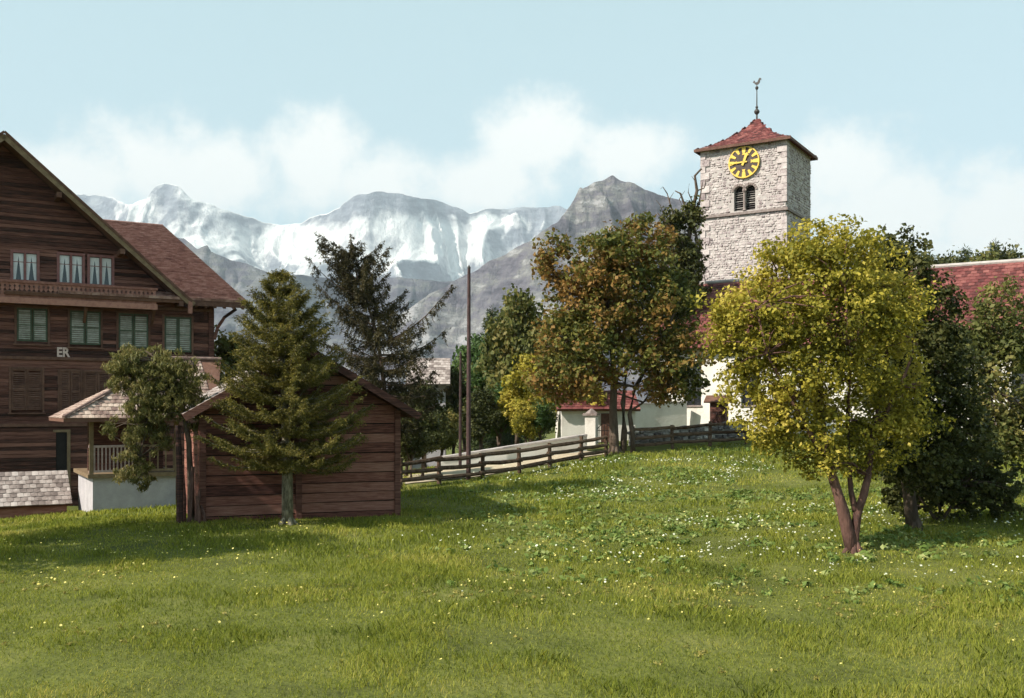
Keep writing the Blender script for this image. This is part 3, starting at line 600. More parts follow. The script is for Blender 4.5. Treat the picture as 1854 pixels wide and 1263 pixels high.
# ------------------------------------------------------------------ log shed
c0 = P(365, 945, 22.8); c1 = P(720, 930, 24.6); sang = math.atan2(c1.y - c0.y, c1.x - c0.x); SW = math.hypot(c1.x - c0.x, c1.y - c0.y)
SH = Plan(c0.x, c0.y, sang); sg = min(gz(c0.x, c0.y), gz(c1.x, c1.y)) - 0.12
shed = thing('log_shed', 'red-brown plank shed with shingled gable roof behind the spruce', 'shed', (c0.x, c0.y, sg), sang)
SD, sm = 4.0, SW / 2; sap, seav, sov = 4.22, 2.62, 0.42; ssl = (sap - seav) / (sm + 0.42)
srz = lambda x: sap - abs(x - sm) * ssl
xp = SH.at(540, 900)[0]; hb = 0.235; z = 0.05; row = 0
while z < sap - 0.3:
    z1 = z + hb - 0.02 + random.uniform(-0.012, 0.006)
    for a, b_ in (((0.08, xp - 0.06), (xp + 0.06, SW - 0.08)) if z < 2.3 else ((0.0, SW),)):
        tl = random.uniform(-0.014, 0.014)
        poly = [(a, z), (b_, z + tl), (b_, z1 + tl), (a, z1)]
        poly = clip_poly(poly, lambda x, q: (sap - (x - sm) * ssl - 0.14) - q); poly = clip_poly(poly, lambda x, q: (sap + (x - sm) * ssl - 0.14) - q) if len(poly) > 2 else poly
        if len(poly) > 2: mb = MB(); j = random.uniform(0, 0.02); mb.prism(poly, -0.03 - j, 0.05); mb.build('plank', M_log, shed)
    if z < seav - 0.3:
        for xx in (-0.06, SW + 0.01):
            mb = MB(); mb.box((xx, 0.06, z), (xx + 0.05 + random.uniform(0, 0.01), SD, z1)); mb.build('plank', M_log, shed)
        mb = MB(); mb.box((0, SD, z), (SW, SD + 0.05, z1)); mb.build('plank', M_log, shed)
    z += hb
for x in (0.02, xp, SW - 0.02):
    mb = MB(); mb.box((x - 0.07, -0.09, 0), (x + 0.07, 0.06, 2.55 if x == xp else srz(x) - 0.16)); mb.build('post', M_chalet, shed)
mb = MB(); mb.prism([(0.06, 0), (SW - 0.06, 0), (SW - 0.06, srz(SW) - 0.2), (sm, sap - 0.2), (0.06, srz(0) - 0.2)], 0.07, 0.12); mb.build('inner_wall', M_dark, shed)
mb = MB()
slab(mb, (-sov, -0.45, seav), (sm, -0.45, sap), (sm, SD + 0.4, sap), (-sov, SD + 0.4, seav), 0.09); slab(mb, (SW + sov, -0.45, seav), (sm, -0.45, sap), (sm, SD + 0.4, sap), (SW + sov, SD + 0.4, seav), 0.09)
srf = mb.build('roof', M_log, shed); mb = MB(); vl = math.hypot(sm + sov, sap - seav)
tiles(mb, (-sov, -0.47, seav + 0.004), (0, 1, 0), (sm + sov, 0, sap - seav), SD + 0.87, vl, 0.16, 0.19); tiles(mb, (SW + sov, -0.47, seav + 0.004), (0, 1, 0), (-sm - sov, 0, sap - seav), SD + 0.87, vl, 0.16, 0.19)
mb.build('shingle_course', M_shing, srf, kind='stuff')
for sgn in (-1, 1):
    xe = sm + sgn * (sm + sov); mb = MB(); mb.bar((xe, -0.48, seav - 0.06), (sm, -0.48, sap - 0.06), 0.04, 0.17); mb.build('barge_board', M_chalet, srf)

# ------------------------------------------------------------------ church tower
tcn = P(1423, 500, 55); TA = math.atan2(-0.53, 0.848); TP = Plan(tcn.x, tcn.y, TA); TW = 4.9; tg = 1.0
tower = thing('church_tower', 'square rubble-stone church tower with gilded clock and red flared roof', 'church tower', (tcn.x, tcn.y, tg), TA)
def tp(px, py, y=0.0):
    x, z = TP.at(px, py, y); return x, z - tg
TT = tp(1423, 250)[1]; zbelt = tp(1423, 377)[1]
wa = tp(1338, 358); wb = tp(1358, 356); wz0 = tp(1345, 381)[1]; wz1 = tp(1345, 336)[1]; hw = 0.30
def in_win(x, z, pad=0.0):
    for cx_ in (wa[0], wb[0]):
        if abs(x - cx_) < hw + pad:
            if wz0 - pad < z < wz1 - hw: return True
            if z >= wz1 - hw and math.hypot(x - cx_, z - (wz1 - hw)) < hw + pad: return True
    return False
# core with two arched openings cut in front: built as strips
mb = MB(); mb.box((-TW, 0.32, 0), (0, TW, TT)); zlo, zhi = wz0, wz1
mb.box((-TW, 0.0, 0), (0, 0.32, zlo))
mb.box((-TW, 0.0, zhi), (0, 0.32, TT))
xa0, xa1, xb0, xb1 = wa[0] - hw, wa[0] + hw, wb[0] - hw, wb[0] + hw
mb.box((-TW, 0, zlo), (xa0, 0.32, zhi)); mb.box((xa1, 0, zlo), (xb0, 0.32, zhi)); mb.box((xb1, 0, zlo), (0, 0.32, zhi))
for c in (wa[0], wb[0]):
    zc = wz1 - hw; N_ = 8
    for sg_ in (-1, 1):
        pl = [(c + sg_ * hw, zc), (c + sg_ * hw, wz1), (c, wz1)] + [(c + sg_ * hw * math.sin(t), zc + hw * math.cos(t)) for t in [math.pi / 2 * i / N_ for i in range(1, N_)]]
        mb.prism(pl, 0.0, 0.32)
wall = mb.build('wall', M_mortar, tower)
mb = MB()
def rubble(fn, w, h, skip, z0=0.0):
    z = z0
    while z < h:
        rh = random.uniform(0.09, 0.19); x = random.uniform(-0.2, 0)
        while x < w:
            rw = random.uniform(0.1, 0.36); a, b_ = max(0, x) + 0.015, min(w, x + rw) - 0.015
            zt = min(z + rh - 0.02, h)
            if b_ - a > 0.045 and zt - z > 0.04 and not skip((a + b_) / 2, (z + zt) / 2) and random.random() < 0.86:
                t = random.uniform(0.008, 0.055) ; n_ = 7; cxm, czm = (a + b_) / 2, (z + zt) / 2; ring = []
                for k_ in range(n_):
                    q = 2 * math.pi * (k_ + random.uniform(-0.25, 0.25)) / n_; ca, sa = math.cos(q), math.sin(q); s_ = 1 / max(abs(ca), abs(sa)) ** 0.72
                    ring.append((cxm + ca * s_ * (b_ - a) / 2, czm + sa * s_ * (zt - z) / 2))
                lo = [fn(p, q, 0.0) for p, q in ring]; hi = [fn(cxm + (p - cxm) * 0.78, czm + (q - czm) * 0.74, t) for p, q in ring]
                mb.add(lo + hi, [tuple(range(n_, 2 * n_))] + [(i, (i + 1) % n_, (i + 1) % n_ + n_, i + n_) for i in range(n_)])
            x += rw
        z += rh
rubble(lambda u, z_, t: (-TW + u, -t, z_), TW, TT, lambda u, z_: in_win(-TW + u, z_, 0.16) or abs(z_ - zbelt) < 0.12, 4.0)
rubble(lambda u, z_, t: (t, u, z_), TW, TT, lambda u, z_: abs(z_ - zbelt) < 0.12, 4.0)
rubble(lambda u, z_, t: (-TW - t, u, z_), TW, TT, lambda u, z_: abs(z_ - zbelt) < 0.12, 8.0)
mb.build('rubble_facing', M_stone, wall, kind='stuff')
mb = MB()
for side in (0, 1):
    z = 4.0; i = 0
    while z < TT - 0.1:
        h_ = random.uniform(0.3, 0.42)
        if abs(z + h_ / 2 - zbelt) > h_ / 2 + 0.1:
            la, lb = (0.55, 0.3) if i % 2 else (0.3, 0.55)
            x0_ = 0.07 if side == 0 else -TW - 0.07; s_ = -1 if side == 0 else 1
            mb = MB(); mb.box((min(x0_, x0_ + s_ * la), -0.065 - random.uniform(0, 0.01), z), (max(x0_, x0_ + s_ * la), lb, z + h_ - 0.025)); mb.build('quoin', M_stone, wall)
        z += h_; i += 1
mb = MB(); mb.box((-TW - 0.13, -0.13, zbelt - 0.09), (0.13, TW + 0.13, zbelt + 0.06)); mb.build('belt_course', M_belt, tower)
for cx_ in (wa[0], wb[0]):
    mb = MB(); mb.box((cx_ - hw, 0.28, wz0), (cx_ + hw, 0.31, wz1)); w_ = mb.build('sound_window', M_dark, tower)
    for k_ in range(9):
        zz = wz0 + 0.08 + k_ * 0.125
        if zz > wz1 - 0.2: break
        l_ = MB(); l_.bar((cx_ - hw, 0.22, zz), (cx_ + hw, 0.22, zz), 0.1, 0.015, (0, -0.5, 1)); l_.build('slat', M_rock, w_)
    vo = MB(); zc = wz1 - hw
    for k_ in range(9):
        a0_, a1_ = math.pi * k_ / 9 + 0.03, math.pi * (k_ + 1) / 9 - 0.03; r0_, r1_ = hw + 0.005, hw + 0.14
        vo.prism([(cx_ + r0_ * math.cos(a0_), zc + r0_ * math.sin(a0_)), (cx_ + r1_ * math.cos(a0_), zc + r1_ * math.sin(a0_)), (cx_ + r1_ * math.cos(a1_), zc + r1_ * math.sin(a1_)), (cx_ + r0_ * math.cos(a1_), zc + r0_ * math.sin(a1_))], -0.045, 0.05)
    vo.build('arch_stone', M_belt, w_, kind='stuff')
mb = MB(); mid = (wa[0] + wb[0]) / 2; mb.lathe([(0.11, wz0), (0.07, wz0 + 0.1), (0.07, wz1 - hw - 0.12), (0.13, wz1 - hw)], (mid, -0.02, 0), 10); mb.build('mullion', M_belt, tower)
# clock
cx_, cz_ = tp(1348, 294); CRd = (tp(1376, 294)[0] - tp(1320, 294)[0]) / 2
def disc(r0_, r1_, y0, y1, n=40):
    m_ = MB(); vs = []; fs = []
    for k_ in range(n):
        t = 2 * math.pi * k_ / n; c, s_ = math.cos(t), math.sin(t); vs += [(r0_ * c, y0, r0_ * s_), (r1_ * c, y0, r1_ * s_), (r1_ * c, y1, r1_ * s_), (r0_ * c, y1, r0_ * s_)]
    for k_ in range(n):
        a = 4 * k_; b_ = 4 * ((k_ + 1) % n); fs += [(a, b_, b_ + 1, a + 1), (a + 1, b_ + 1, b_ + 2, a + 2), (a + 3, a + 2, b_ + 2, b_ + 3), (a, a + 3, b_ + 3, b_)]
    m_.add(vs, fs); return m_
ck = disc(0.004, CRd * 0.97, -0.12, 0.02).build('clock_face', M_clock, tower, loc=(cx_, 0, cz_))
disc(CRd * 0.93, CRd, -0.15, 0.02).build('rim', M_gold, ck)
for k_ in range(12):
    t = 2 * math.pi * k_ / 12; big = k_ % 3 == 0; w0, w1 = (0.085, 0.12) if big else (0.055, 0.095); m_ = MB(); ra, rb = CRd * 0.60, CRd * 0.935
    m_.prism([(-w0, ra), (w0, ra), (w1, rb), (-w1, rb)], -0.145, -0.118)
    if big: m_.prism([(-0.1, ra - 0.13), (0.1, ra - 0.13), (0.05, ra - 0.004), (-0.05, ra - 0.004)], -0.145, -0.118)
    o = m_.build('hour_mark', M_gold, ck); o.rotation_euler = (0, t, 0)
for ang, ln, w_ in ((22, CRd * 0.62, 0.075), (270, CRd * 0.88, 0.045)):
    m_ = MB(); m_.prism([(-w_ * 0.8, -0.2), (w_ * 0.8, -0.2), (w_, ln * 0.7), (w_ * 2.0, ln * 0.78), (0, ln), (-w_ * 2.0, ln * 0.78), (-w_, ln * 0.7)], -0.19, -0.165); o = m_.build('clock_hand', M_gold, ck); o.rotation_euler = (0, R(ang), 0)
# flared pyramid roof
tov = 0.33; tc_ = (-TW / 2, TW / 2); rh = 2.0; hf = TW / 2 + tov
prof = [(1.0, 0.0), (0.8, 0.24), (0.6, 0.55), (0.42, 0.9), (0.26, 1.28), (0.12, 1.66), (0.03, rh)]
mb = MB()
for i, (s_, z_) in enumerate(prof):
    h_ = hf * s_; mb.v += [(tc_[0] - h_, tc_[1] - h_, TT + z_), (tc_[0] + h_, tc_[1] - h_, TT + z_), (tc_[0] + h_, tc_[1] + h_, TT + z_), (tc_[0] - h_, tc_[1] + h_, TT + z_)]
for i in range(len(prof) - 1):
    for k_ in range(4): mb.f.append((4 * i + k_, 4 * i + (k_ + 1) % 4, 4 * i + 4 + (k_ + 1) % 4, 4 * i + 4 + k_))
mb.f.append((3, 2, 1, 0)); trf = mb.build('roof', M_tiler, tower)
mb = MB()
for i in range(len(prof) - 1):
    (s0, z0_), (s1, z1_) = prof[i], prof[i + 1]; h0, h1 = hf * s0, hf * s1; vl = math.hypot(h0 - h1, z1_ - z0_)
    for k_ in range(4):
        q = Matrix.Rotation(k_ * math.pi / 2, 3, 'Z'); cc = Vector((tc_[0], tc_[1], 0))
        tiles(mb, cc + q @ Vector((-h0, -h0, TT + z0_ + 0.003)), q @ Vector((1, 0, 0)), q @ Vector((0, h0 - h1, z1_ - z0_)), 2 * h0, vl, 0.2, 0.22, lambda u, v: min(u, 2 * h0 - u) > (h0 - h1) * v / vl - 0.05, 0.016)
mb.build('tile_course', M_tiler, trf, kind='stuff')
mb = MB()
for k_ in range(4):
    q = Matrix.Rotation(k_ * math.pi / 2, 3, 'Z'); cc = Vector((tc_[0], tc_[1], 0)); mb.bar(cc + q @ Vector((-hf - 0.02, -hf, TT - 0.06)), cc + q @ Vector((hf + 0.02, -hf, TT - 0.06)), 0.05, 0.15)
mb.build('eave_board', M_trim, trf)
mb = MB(); z0_ = TT + rh - 0.1
mb.lathe([(0.12, 0), (0.06, 0.12), (0.05, 0.4), (0.14, 0.5), (0.17, 0.58), (0.12, 0.68), (0.05, 0.76), (0.09, 0.85), (0.04, 0.92), (0.028, 1.75), (0.028, 1.85), (0.08, 1.92), (0.1, 1.99), (0.06, 2.06), (0.02, 2.1), (0.02, 2.22)], (tc_[0], tc_[1], z0_), 10)
fin = mb.build('finial', M_iron, tower)
mb = MB(); q = [(-0.3, 0.16), (-0.22, 0.22), (-0.2, 0.3), (-0.15, 0.24), (-0.1, 0.12), (0.05, 0.14), (0.12, 0.3), (0.2, 0.4), (0.3, 0.36), (0.32, 0.2), (0.24, 0.28), (0.22, 0.1), (0.12, -0.02), (0.0, -0.06), (-0.12, 0.0), (-0.2, 0.12)]
mb.prism([(x * 0.85 + tc_[0], z_ * 0.85 + z0_ + 2.2) for x, z_ in q], tc_[1] - 0.02, tc_[1] + 0.02); mb.build('weathercock', M_iron, fin)

# ------------------------------------------------------------------ church hall, its red roof in front of the tower
nd = TP.w(-TW, 0) ; hh = 4.2
na = nd - TP.B * 8.6; NP = Plan(na.x, na.y, TA); ng = 1.0
church = thing('church_hall', 'white plastered church hall with steep red tiled roof before the tower', 'church', (na.x, na.y, ng), TA)
def cp(px, py, y=0.0):
    x, z = NP.at(px, py, y); return x, z - ng
NXL = cp(1237, 515, 4.2)[0]; NXR = NXL + 17.5; nrz = cp(1300, 512, 4.2)[1]; nez = nrz - 3.3; nov = 0.5
wins = [NXL + 2.2 + i * 2.9 for i in range(6)]; ww, wz0n, wz1n = 0.45, nez * 0.36, nez * 0.8
mb = MB(); mb.box((NXL + 0.3, 0.3, -2), (NXR - 0.3, 8.4, nez - 0.2)); mb.box((NXL + 0.3, 0, -2), (NXR - 0.3, 0.3, wz0n)); mb.box((NXL + 0.3, 0, wz1n), (NXR - 0.3, 0.3, nez - 0.2))
xs = [NXL + 0.3] + [v for w_ in wins for v in (w_ - ww, w_ + ww)] + [NXR - 0.3]
for i in range(0, len(xs), 2): mb.box((xs[i], 0, wz0n), (xs[i + 1], 0.3, wz1n))
for xg in (NXL + 0.3, NXR - 0.45): mb.add([(xg, 0.01, nez - 0.2), (xg, 8.39, nez - 0.2), (xg, 4.2, nrz - 0.25), (xg + 0.15, 0.01, nez - 0.2), (xg + 0.15, 8.39, nez - 0.2), (xg + 0.15, 4.2, nrz - 0.25)], [(0, 1, 2), (5, 4, 3), (0, 3, 4, 1), (1, 4, 5, 2), (2, 5, 3, 0)])
mb.build('wall', M_white, church)
for w_ in wins:
    m_ = MB(); m_.box((w_ - ww, 0.2, wz0n), (w_ + ww, 0.22, wz1n)); wn_ = m_.build('window', M_glass, church)
    for k_ in (0.33, 0.66): m_ = MB(); m_.box((w_ - ww, 0.17, wz0n + (wz1n - wz0n) * k_ - 0.02), (w_ + ww, 0.2, wz0n + (wz1n - wz0n) * k_ + 0.02)); m_.build('glazing_bar', M_iron, wn_)
    m_ = MB(); m_.box((w_ - 0.02, 0.165, wz0n), (w_ + 0.02, 0.2, wz1n)); m_.build('glazing_bar', M_iron, wn_)
    m_ = MB(); m_.box((w_ - ww - 0.05, -0.06, wz0n - 0.08), (w_ + ww + 0.05, 0.2, wz0n)); m_.build('sill', M_belt, wn_)
mb = MB(); nb = -nov; zb_ = nez - nov * 3.3 / 4.2
slab(mb, (NXL, nb, zb_), (NXR, nb, zb_), (NXR, 4.2, nrz), (NXL, 4.2, nrz), 0.12); slab(mb, (NXL, 8.4 + nov, zb_), (NXR, 8.4 + nov, zb_), (NXR, 4.2, nrz), (NXL, 4.2, nrz), 0.12)
nrf = mb.build('roof', M_trim, church); mb = MB(); vl = math.hypot(4.2 + nov, nrz - zb_)
tiles(mb, (NXL, nb - 0.02, zb_ + 0.003), (1, 0, 0), (0, 4.2 + nov, nrz - zb_), NXR - NXL, vl, 0.25, 0.26); mb.build('tile_course', M_tiler, nrf, kind='stuff')
mb = MB(); mb.tube([(NXL, 4.2, nrz + 0.05), (NXR, 4.2, nrz + 0.05)], [0.1, 0.1], 8); mb.build('ridge_cap', M_mortar, nrf)
# low gatehouse left of the hall
gp = P(1017, 790, 46.5); GP = Plan(gp.x, gp.y, R(4)); gg = gz(gp.x, gp.y) - 0.4
gate_h = thing('gatehouse', 'low white gatehouse with red roof behind the churchyard wall', 'gatehouse', (gp.x, gp.y, gg), R(4))
gw = GP.at(1150, 760)[0]; ghz = GP.at(1060, 739)[1] - gg
mb = MB(); mb.box((0, 0, 0), (gw, 2.6, ghz)); mb.build('wall', M_white, gate_h)
mb = MB(); slab(mb, (-0.25, -0.3, ghz - 0.05), (gw + 0.2, -0.3, ghz - 0.05), (gw + 0.2, 1.3, ghz + 0.85), (-0.25, 1.3, ghz + 0.85), 0.1); slab(mb, (-0.25, 2.9, ghz - 0.05), (gw + 0.2, 2.9, ghz - 0.05), (gw + 0.2, 1.3, ghz + 0.85), (-0.25, 1.3, ghz + 0.85), 0.1); r_ = mb.build('roof', M_trim, gate_h)
mb = MB(); tiles(mb, (-0.25, -0.32, ghz - 0.047), (1, 0, 0), (0, 1.6, 0.9), gw + 0.45, math.hypot(1.6, 0.9), 0.24, 0.24); mb.build('tile_course', M_tiler, r_, kind='stuff')
x0_, z0_ = GP.at(1088, 748); mb = MB(); mb.box((x0_, -0.03, 0.3), (x0_ + 0.75, 0.03, z0_ - gg)); mb.build('door', M_trim, gate_h)
# dark timber lychpost seen over the wall
dp = P(1302, 765, 46); dgz = gz(dp.x, dp.y); lych = thing('timber_shrine', 'dark brown timber shrine with small cap against the white church wall', 'shrine', (dp.x, dp.y, dgz - 0.1), R(-25))
mb = MB(); mb.box((-0.36, -0.3, 0), (0.36, 0.3, P(1302, 727, 46).z - dgz + 0.1)); mb.build('post', M_chalet, lych); hz_ = P(1302, 727, 46).z - dgz + 0.1
mb = MB(); slab(mb, (-0.6, -0.5, hz_), (0.6, -0.5, hz_), (0.6, 0, hz_ + 0.3), (-0.6, 0, hz_ + 0.3), 0.07); slab(mb, (-0.6, 0.5, hz_), (0.6, 0.5, hz_), (0.6, 0, hz_ + 0.3), (-0.6, 0, hz_ + 0.3), 0.07); mb.build('roof_cap', M_trim, lych)

# ------------------------------------------------------------------ walls, gate, fence, path
def wall_run(name, pts, top, th, m, label, cat):
    """pts: plan points; top: z of the top at each"""
    o = thing(name, label, cat, (pts[0][0], pts[0][1], gz(*pts[0])))
    org = o.location; w_ = MB(); c_ = MB()
    for i in range(len(pts) - 1):
        a, b_ = Vector(pts[i]), Vector(pts[i + 1]); d = (b_ - a).normalized(); nn_ = Vector((-d.y, d.x)) * th / 2
        za, zb_ = gz(*a) - 0.5, gz(*b_) - 0.5
        V_ = lambda p, z_: (p.x - org.x, p.y - org.y, z_ - org.z)
        w_.add([V_(a - nn_, za), V_(b_ - nn_, zb_), V_(b_ + nn_, zb_), V_(a + nn_, za), V_(a - nn_, top[i]), V_(b_ - nn_, top[i + 1]), V_(b_ + nn_, top[i + 1]), V_(a + nn_, top[i])], [(0,3,2,1),(4,5,6,7),(0,1,5,4),(1,2,6,5),(2,3,7,6),(3,0,4,7)])
        n2 = nn_ * 1.25
        c_.add([V_(a - n2, top[i]), V_(b_ - n2, top[i + 1]), V_(b_ + n2, top[i + 1]), V_(a + n2, top[i]), V_(a - n2, top[i] + 0.08), V_(b_ - n2, top[i + 1] + 0.08), V_(b_ + n2, top[i + 1] + 0.08), V_(a + n2, top[i] + 0.08)], [(0,3,2,1),(4,5,6,7),(0,1,5,4),(1,2,6,5),(2,3,7,6),(3,0,4,7)])
    w_.build('wall_body', m, o); c_.build('coping', M_mortar if m is M_white else M_rock, o); return o
rp = [P(795, 830, 41), P(860, 820, 41.4), P(930, 809, 41.8), P(1000, 798, 42.2), P(1060, 789, 42.6)]
wall_run('churchyard_wall', [(p.x, p.y) for p in rp], [p.z for p in rp], 0.4, M_white, 'pale plastered churchyard wall running uphill behind the rail fence', 'wall')
rp = [P(1140, 733, 47.2), P(1190, 731, 47.8), P(1240, 729, 48.4)]
wall_run('churchyard_wall', [(p.x, p.y) for p in rp], [p.z for p in rp], 0.35, M_white, 'high white plastered wall joining the gatehouse to the church hall', 'wall')
pp = P(1071, 800, 44); pil = thing('gate_pillar', 'white plastered gate pillar with flat cap beside the iron gate', 'gate pillar', (pp.x, pp.y, gz(pp.x, pp.y) - 0.3), R(-20))
ph = P(1071, 752, 44).z - gz(pp.x, pp.y) + 0.3
mb = MB(); mb.box((-0.24, -0.24, 0), (0.24, 0.24, ph)); mb.build('shaft', M_white, pil); mb = MB(); mb.box((-0.32, -0.32, ph), (0.32, 0.32, ph + 0.1)); mb.lathe([(0.3, ph + 0.1), (0.02, ph + 0.32)], (0, 0, 0), 4); mb.build('cap', M_belt, pil)
ga, gb = P(1079, 800, 44), P(1109, 800, 44); gd = thing('iron_gate', 'small wrought iron gate with arched top by the white pillar', 'gate', (ga.x, ga.y, gz(ga.x, ga.y)), 0)
gwid = gb.x - ga.x - 0.02
for i in range(7):
    u = i / 6; hh_ = 0.75 + 0.28 * math.sin(math.pi * u); mb = MB(); mb.tube([(0.02 + gwid * u, 0, 0.05), (0.02 + gwid * u, 0, hh_)], [0.014, 0.014], 5); mb.build('bar', M_iron, gd)
mb = MB(); mb.tube([(0.02 + gwid * i / 12, 0, 0.75 + 0.28 * math.sin(math.pi * i / 12)) for i in range(13)], [0.018] * 13, 5); mb.tube([(0.02, 0, 0.2), (0.02 + gwid, 0, 0.2)], [0.016] * 2, 5); mb.tube([(0.02, 0, 0.72), (0.02 + gwid, 0, 0.72)], [0.016] * 2, 5); mb.build('frame', M_iron, gd)
# rubble wall right of the maple: stones are pieces
wp = [P(1140, 0, 43.2), P(1190, 0, 43.4), P(1250, 0, 43.6), P(1310, 0, 43.8), P(1352, 0, 44)]; wt = [P(1140, 781, 43.2).z, P(1190, 776, 43.4).z, P(1250, 770, 43.6).z, P(1310, 764, 43.8).z, P(1352, 760, 44).z]
sw = thing('rubble_wall', 'grey dry-stone rubble wall behind the rails right of the russet maple', 'wall', (wp[0].x, wp[0].y, gz(wp[0].x, wp[0].y)))
og = sw.location; mb = MB()
L_ = wp[-1].x - wp[0].x; slope_y = (wp[-1].y - wp[0].y) / L_
gzl = lambda u: gz(wp[0].x + u, wp[0].y + slope_y * u) - og.z
top_at = lambda u: np.interp(u + wp[0].x, [p.x for p in wp], wt) - og.z
poly = [(0, gzl(0) - 0.4), (L_, gzl(L_) - 0.4), (L_, top_at(L_) - 0.08), (L_ * 0.5, top_at(L_ * 0.5) - 0.08), (0, top_at(0) - 0.08)]
mb.prism(poly, 0.12, 0.42); mb.v = [(x, y + slope_y * x, z_) for x, y, z_ in mb.v]; mb.build('core', M_rock, sw)
def stone_mesh(w_, h_, d_, m_):
    b_ = MB(); n_ = 8; lo, mi, hi = [], [], []
    for k_ in range(n_):
        q = 2 * math.pi * (k_ + random.uniform(-0.3, 0.3)) / n_; ca, sa = math.cos(q), math.sin(q); s_ = random.uniform(0.92, 1.02) / max(abs(ca), abs(sa)) ** 0.6
        lo.append((ca * s_ * w_ / 2, d_, sa * s_ * h_ / 2)); mi.append((ca * s_ * w_ / 2, d_ * 0.3, sa * s_ * h_ / 2)); hi.append((ca * s_ * w_ * 0.36, random.uniform(-0.02, 0.02), sa * s_ * h_ * 0.36))
    b_.add(lo + mi + hi, [tuple(range(2 * n_, 3 * n_))] + [(i + a * n_, (i + 1) % n_ + a * n_, (i + 1) % n_ + (a + 1) * n_, i + (a + 1) * n_) for i in range(n_) for a in (0, 1)])
    return b_.mesh('stone', m_)
STM = [stone_mesh(1, 1, 0.25, M_rock) for _ in range(9)]
u = 0.0; zc = 0
rows_n = 5
for r_i in range(rows_n):
    u = random.uniform(-0.1, 0.1)
    while u < L_ - 0.1:
        w_ = random.uniform(0.2, 0.52); um = min(u + w_ / 2, L_); g0, t0 = gzl(um) - 0.05, top_at(um); h_ = (t0 - g0) / rows_n
        o = link('stone', random.choice(STM), sw, (um, slope_y * um + 0.0 + random.uniform(-0.03, 0.03), g0 + (r_i + 0.5) * h_ + random.uniform(-0.02, 0.02))); o.scale = (w_ * 1.02, 1, h_ * random.uniform(0.9, 1.15)); u += w_
# rail fence
def rail_fence(label, fpts, nrails, hts, post_ts, lean=0.03):
    fw = [Vector((p.x, p.y, 0)) for p in fpts]
    o = thing('rail_fence', label, 'fence', (fw[0].x, fw[0].y, gz(fw[0].x, fw[0].y))); og = o.location
    cum = [0]
    for a, b_ in zip(fw, fw[1:]): cum.append(cum[-1] + (b_ - a).length)
    def pt(t):
        s_ = t * cum[-1]
        for i in range(len(fw) - 1):
            if s_ <= cum[i + 1] + 1e-6: q = (s_ - cum[i]) / (cum[i + 1] - cum[i]); return fw[i].lerp(fw[i + 1], q)
        return fw[-1]
    for t in post_ts:
        p = pt(t); z_ = gz(p.x, p.y); l0, l1 = random.uniform(-lean, lean), random.uniform(-lean, lean); hgt = max(hts) + random.uniform(0.06, 0.2)
        mb = MB(); mb.tube([(p.x - og.x, p.y - og.y + 0.07, z_ - og.z - 0.3), (p.x - og.x + l0, p.y - og.y + 0.07 + l1, z_ - og.z + hgt)], [0.08, 0.07], 6, 0.2); mb.build('post', M_rail, o)
    for h_ in hts:
        for a, b_ in zip(post_ts, post_ts[1:]):
            a_, b2 = pt(max(0, a - 0.012)), pt(min(1, b_ + 0.012)); j0, j1 = random.uniform(-0.05, 0.05), random.uniform(-0.05, 0.05)
            za, zb_ = gz(a_.x, a_.y) + h_ + j0, gz(b2.x, b2.y) + h_ + j1; md = (a_ + b2) / 2
            mb = MB(); mb.tube([(a_.x - og.x, a_.y - og.y - 0.02, za - og.z), (md.x - og.x, md.y - og.y - 0.02, (za + zb_) / 2 - og.z - random.uniform(0, 0.04)), (b2.x - og.x, b2.y - og.y - 0.02, zb_ - og.z)], [0.07, 0.078, 0.066], 6, 0.25); mb.build('rail', M_rail, o)
    return o
f1 = [P(724, 0, 30), P(800, 0, 31.8), P(875, 0, 33.8), P(935, 0, 35.4), P(990, 0, 37), P(1098, 0, 40)]
rail_fence('weathered rail fence climbing from the shed to the russet maple', f1, 3, (0.22, 0.5, 0.78), [0, 0.16, 0.36, 0.54, 0.7, 0.86, 1.0])
f2 = [P(1146, 0, 41.2), P(1250, 0, 41.8), P(1352, 0, 42.2)]
rail_fence('weathered rail fence in front of the rubble wall', f2, 3, (0.28, 0.58, 0.9), [0, 0.35, 0.68, 1.0])
# path between fence and churchyard wall
pa = []; 
for (a, b_) in zip([P(724, 0, 31.4), P(800, 0, 33.2), P(875, 0, 35.2), P(935, 0, 36.8), P(990, 0, 38.4), P(1105, 0, 41)], [P(724, 0, 40), P(790, 0, 40.6), P(860, 0, 41), P(930, 0, 41.4), P(1000, 0, 41.8), P(1062, 0, 42.3)]):
    pa.append([a.lerp(b_, k_ / 10) for k_ in range(11)])
ii = np.linspace(0, len(pa) - 1, 50); px_ = np.array([[[p.x, p.y] for p in row_] for row_ in pa]); PX = np.stack([np.stack([np.interp(ii, range(len(pa)), px_[:, k_, c]) for k_ in range(11)], 1) for c in (0, 1)], -1)
grid('path', PX[..., 0], PX[..., 1], ground_z(PX[..., 0], PX[..., 1]) + 0.03, M_path, kind='structure')
# poles
for (px, pyb, pyt, d, r0_, lab) in [(848, 872, 486, 33.5, 0.085, 'tall dark telegraph pole beside the path and rail fence'), (833, 852, 640, 40.5, 0.07, 'shorter thin grey pole behind the tall telegraph pole')]:
    p = P(px, pyb, d); g_ = gz(p.x, p.y); t_ = P(px + 1, pyt, d); o = thing('telegraph_pole', lab, 'pole', (p.x, p.y, g_), 0)
    mb = MB(); hgt = t_.z - g_; mb.tube([(0, 0, -0.3), (0.01, 0, hgt * 0.5), (0.02, 0, hgt)], [r0_, r0_ * 0.85, r0_ * 0.62], 9); mb.build('shaft', M_pole, o)
    mb = MB(); mb.lathe([(r0_ * 0.66, 0), (r0_ * 0.66, 0.05), (0.01, 0.12)], (0.02, 0, hgt), 9); mb.build('cap', M_iron, o)
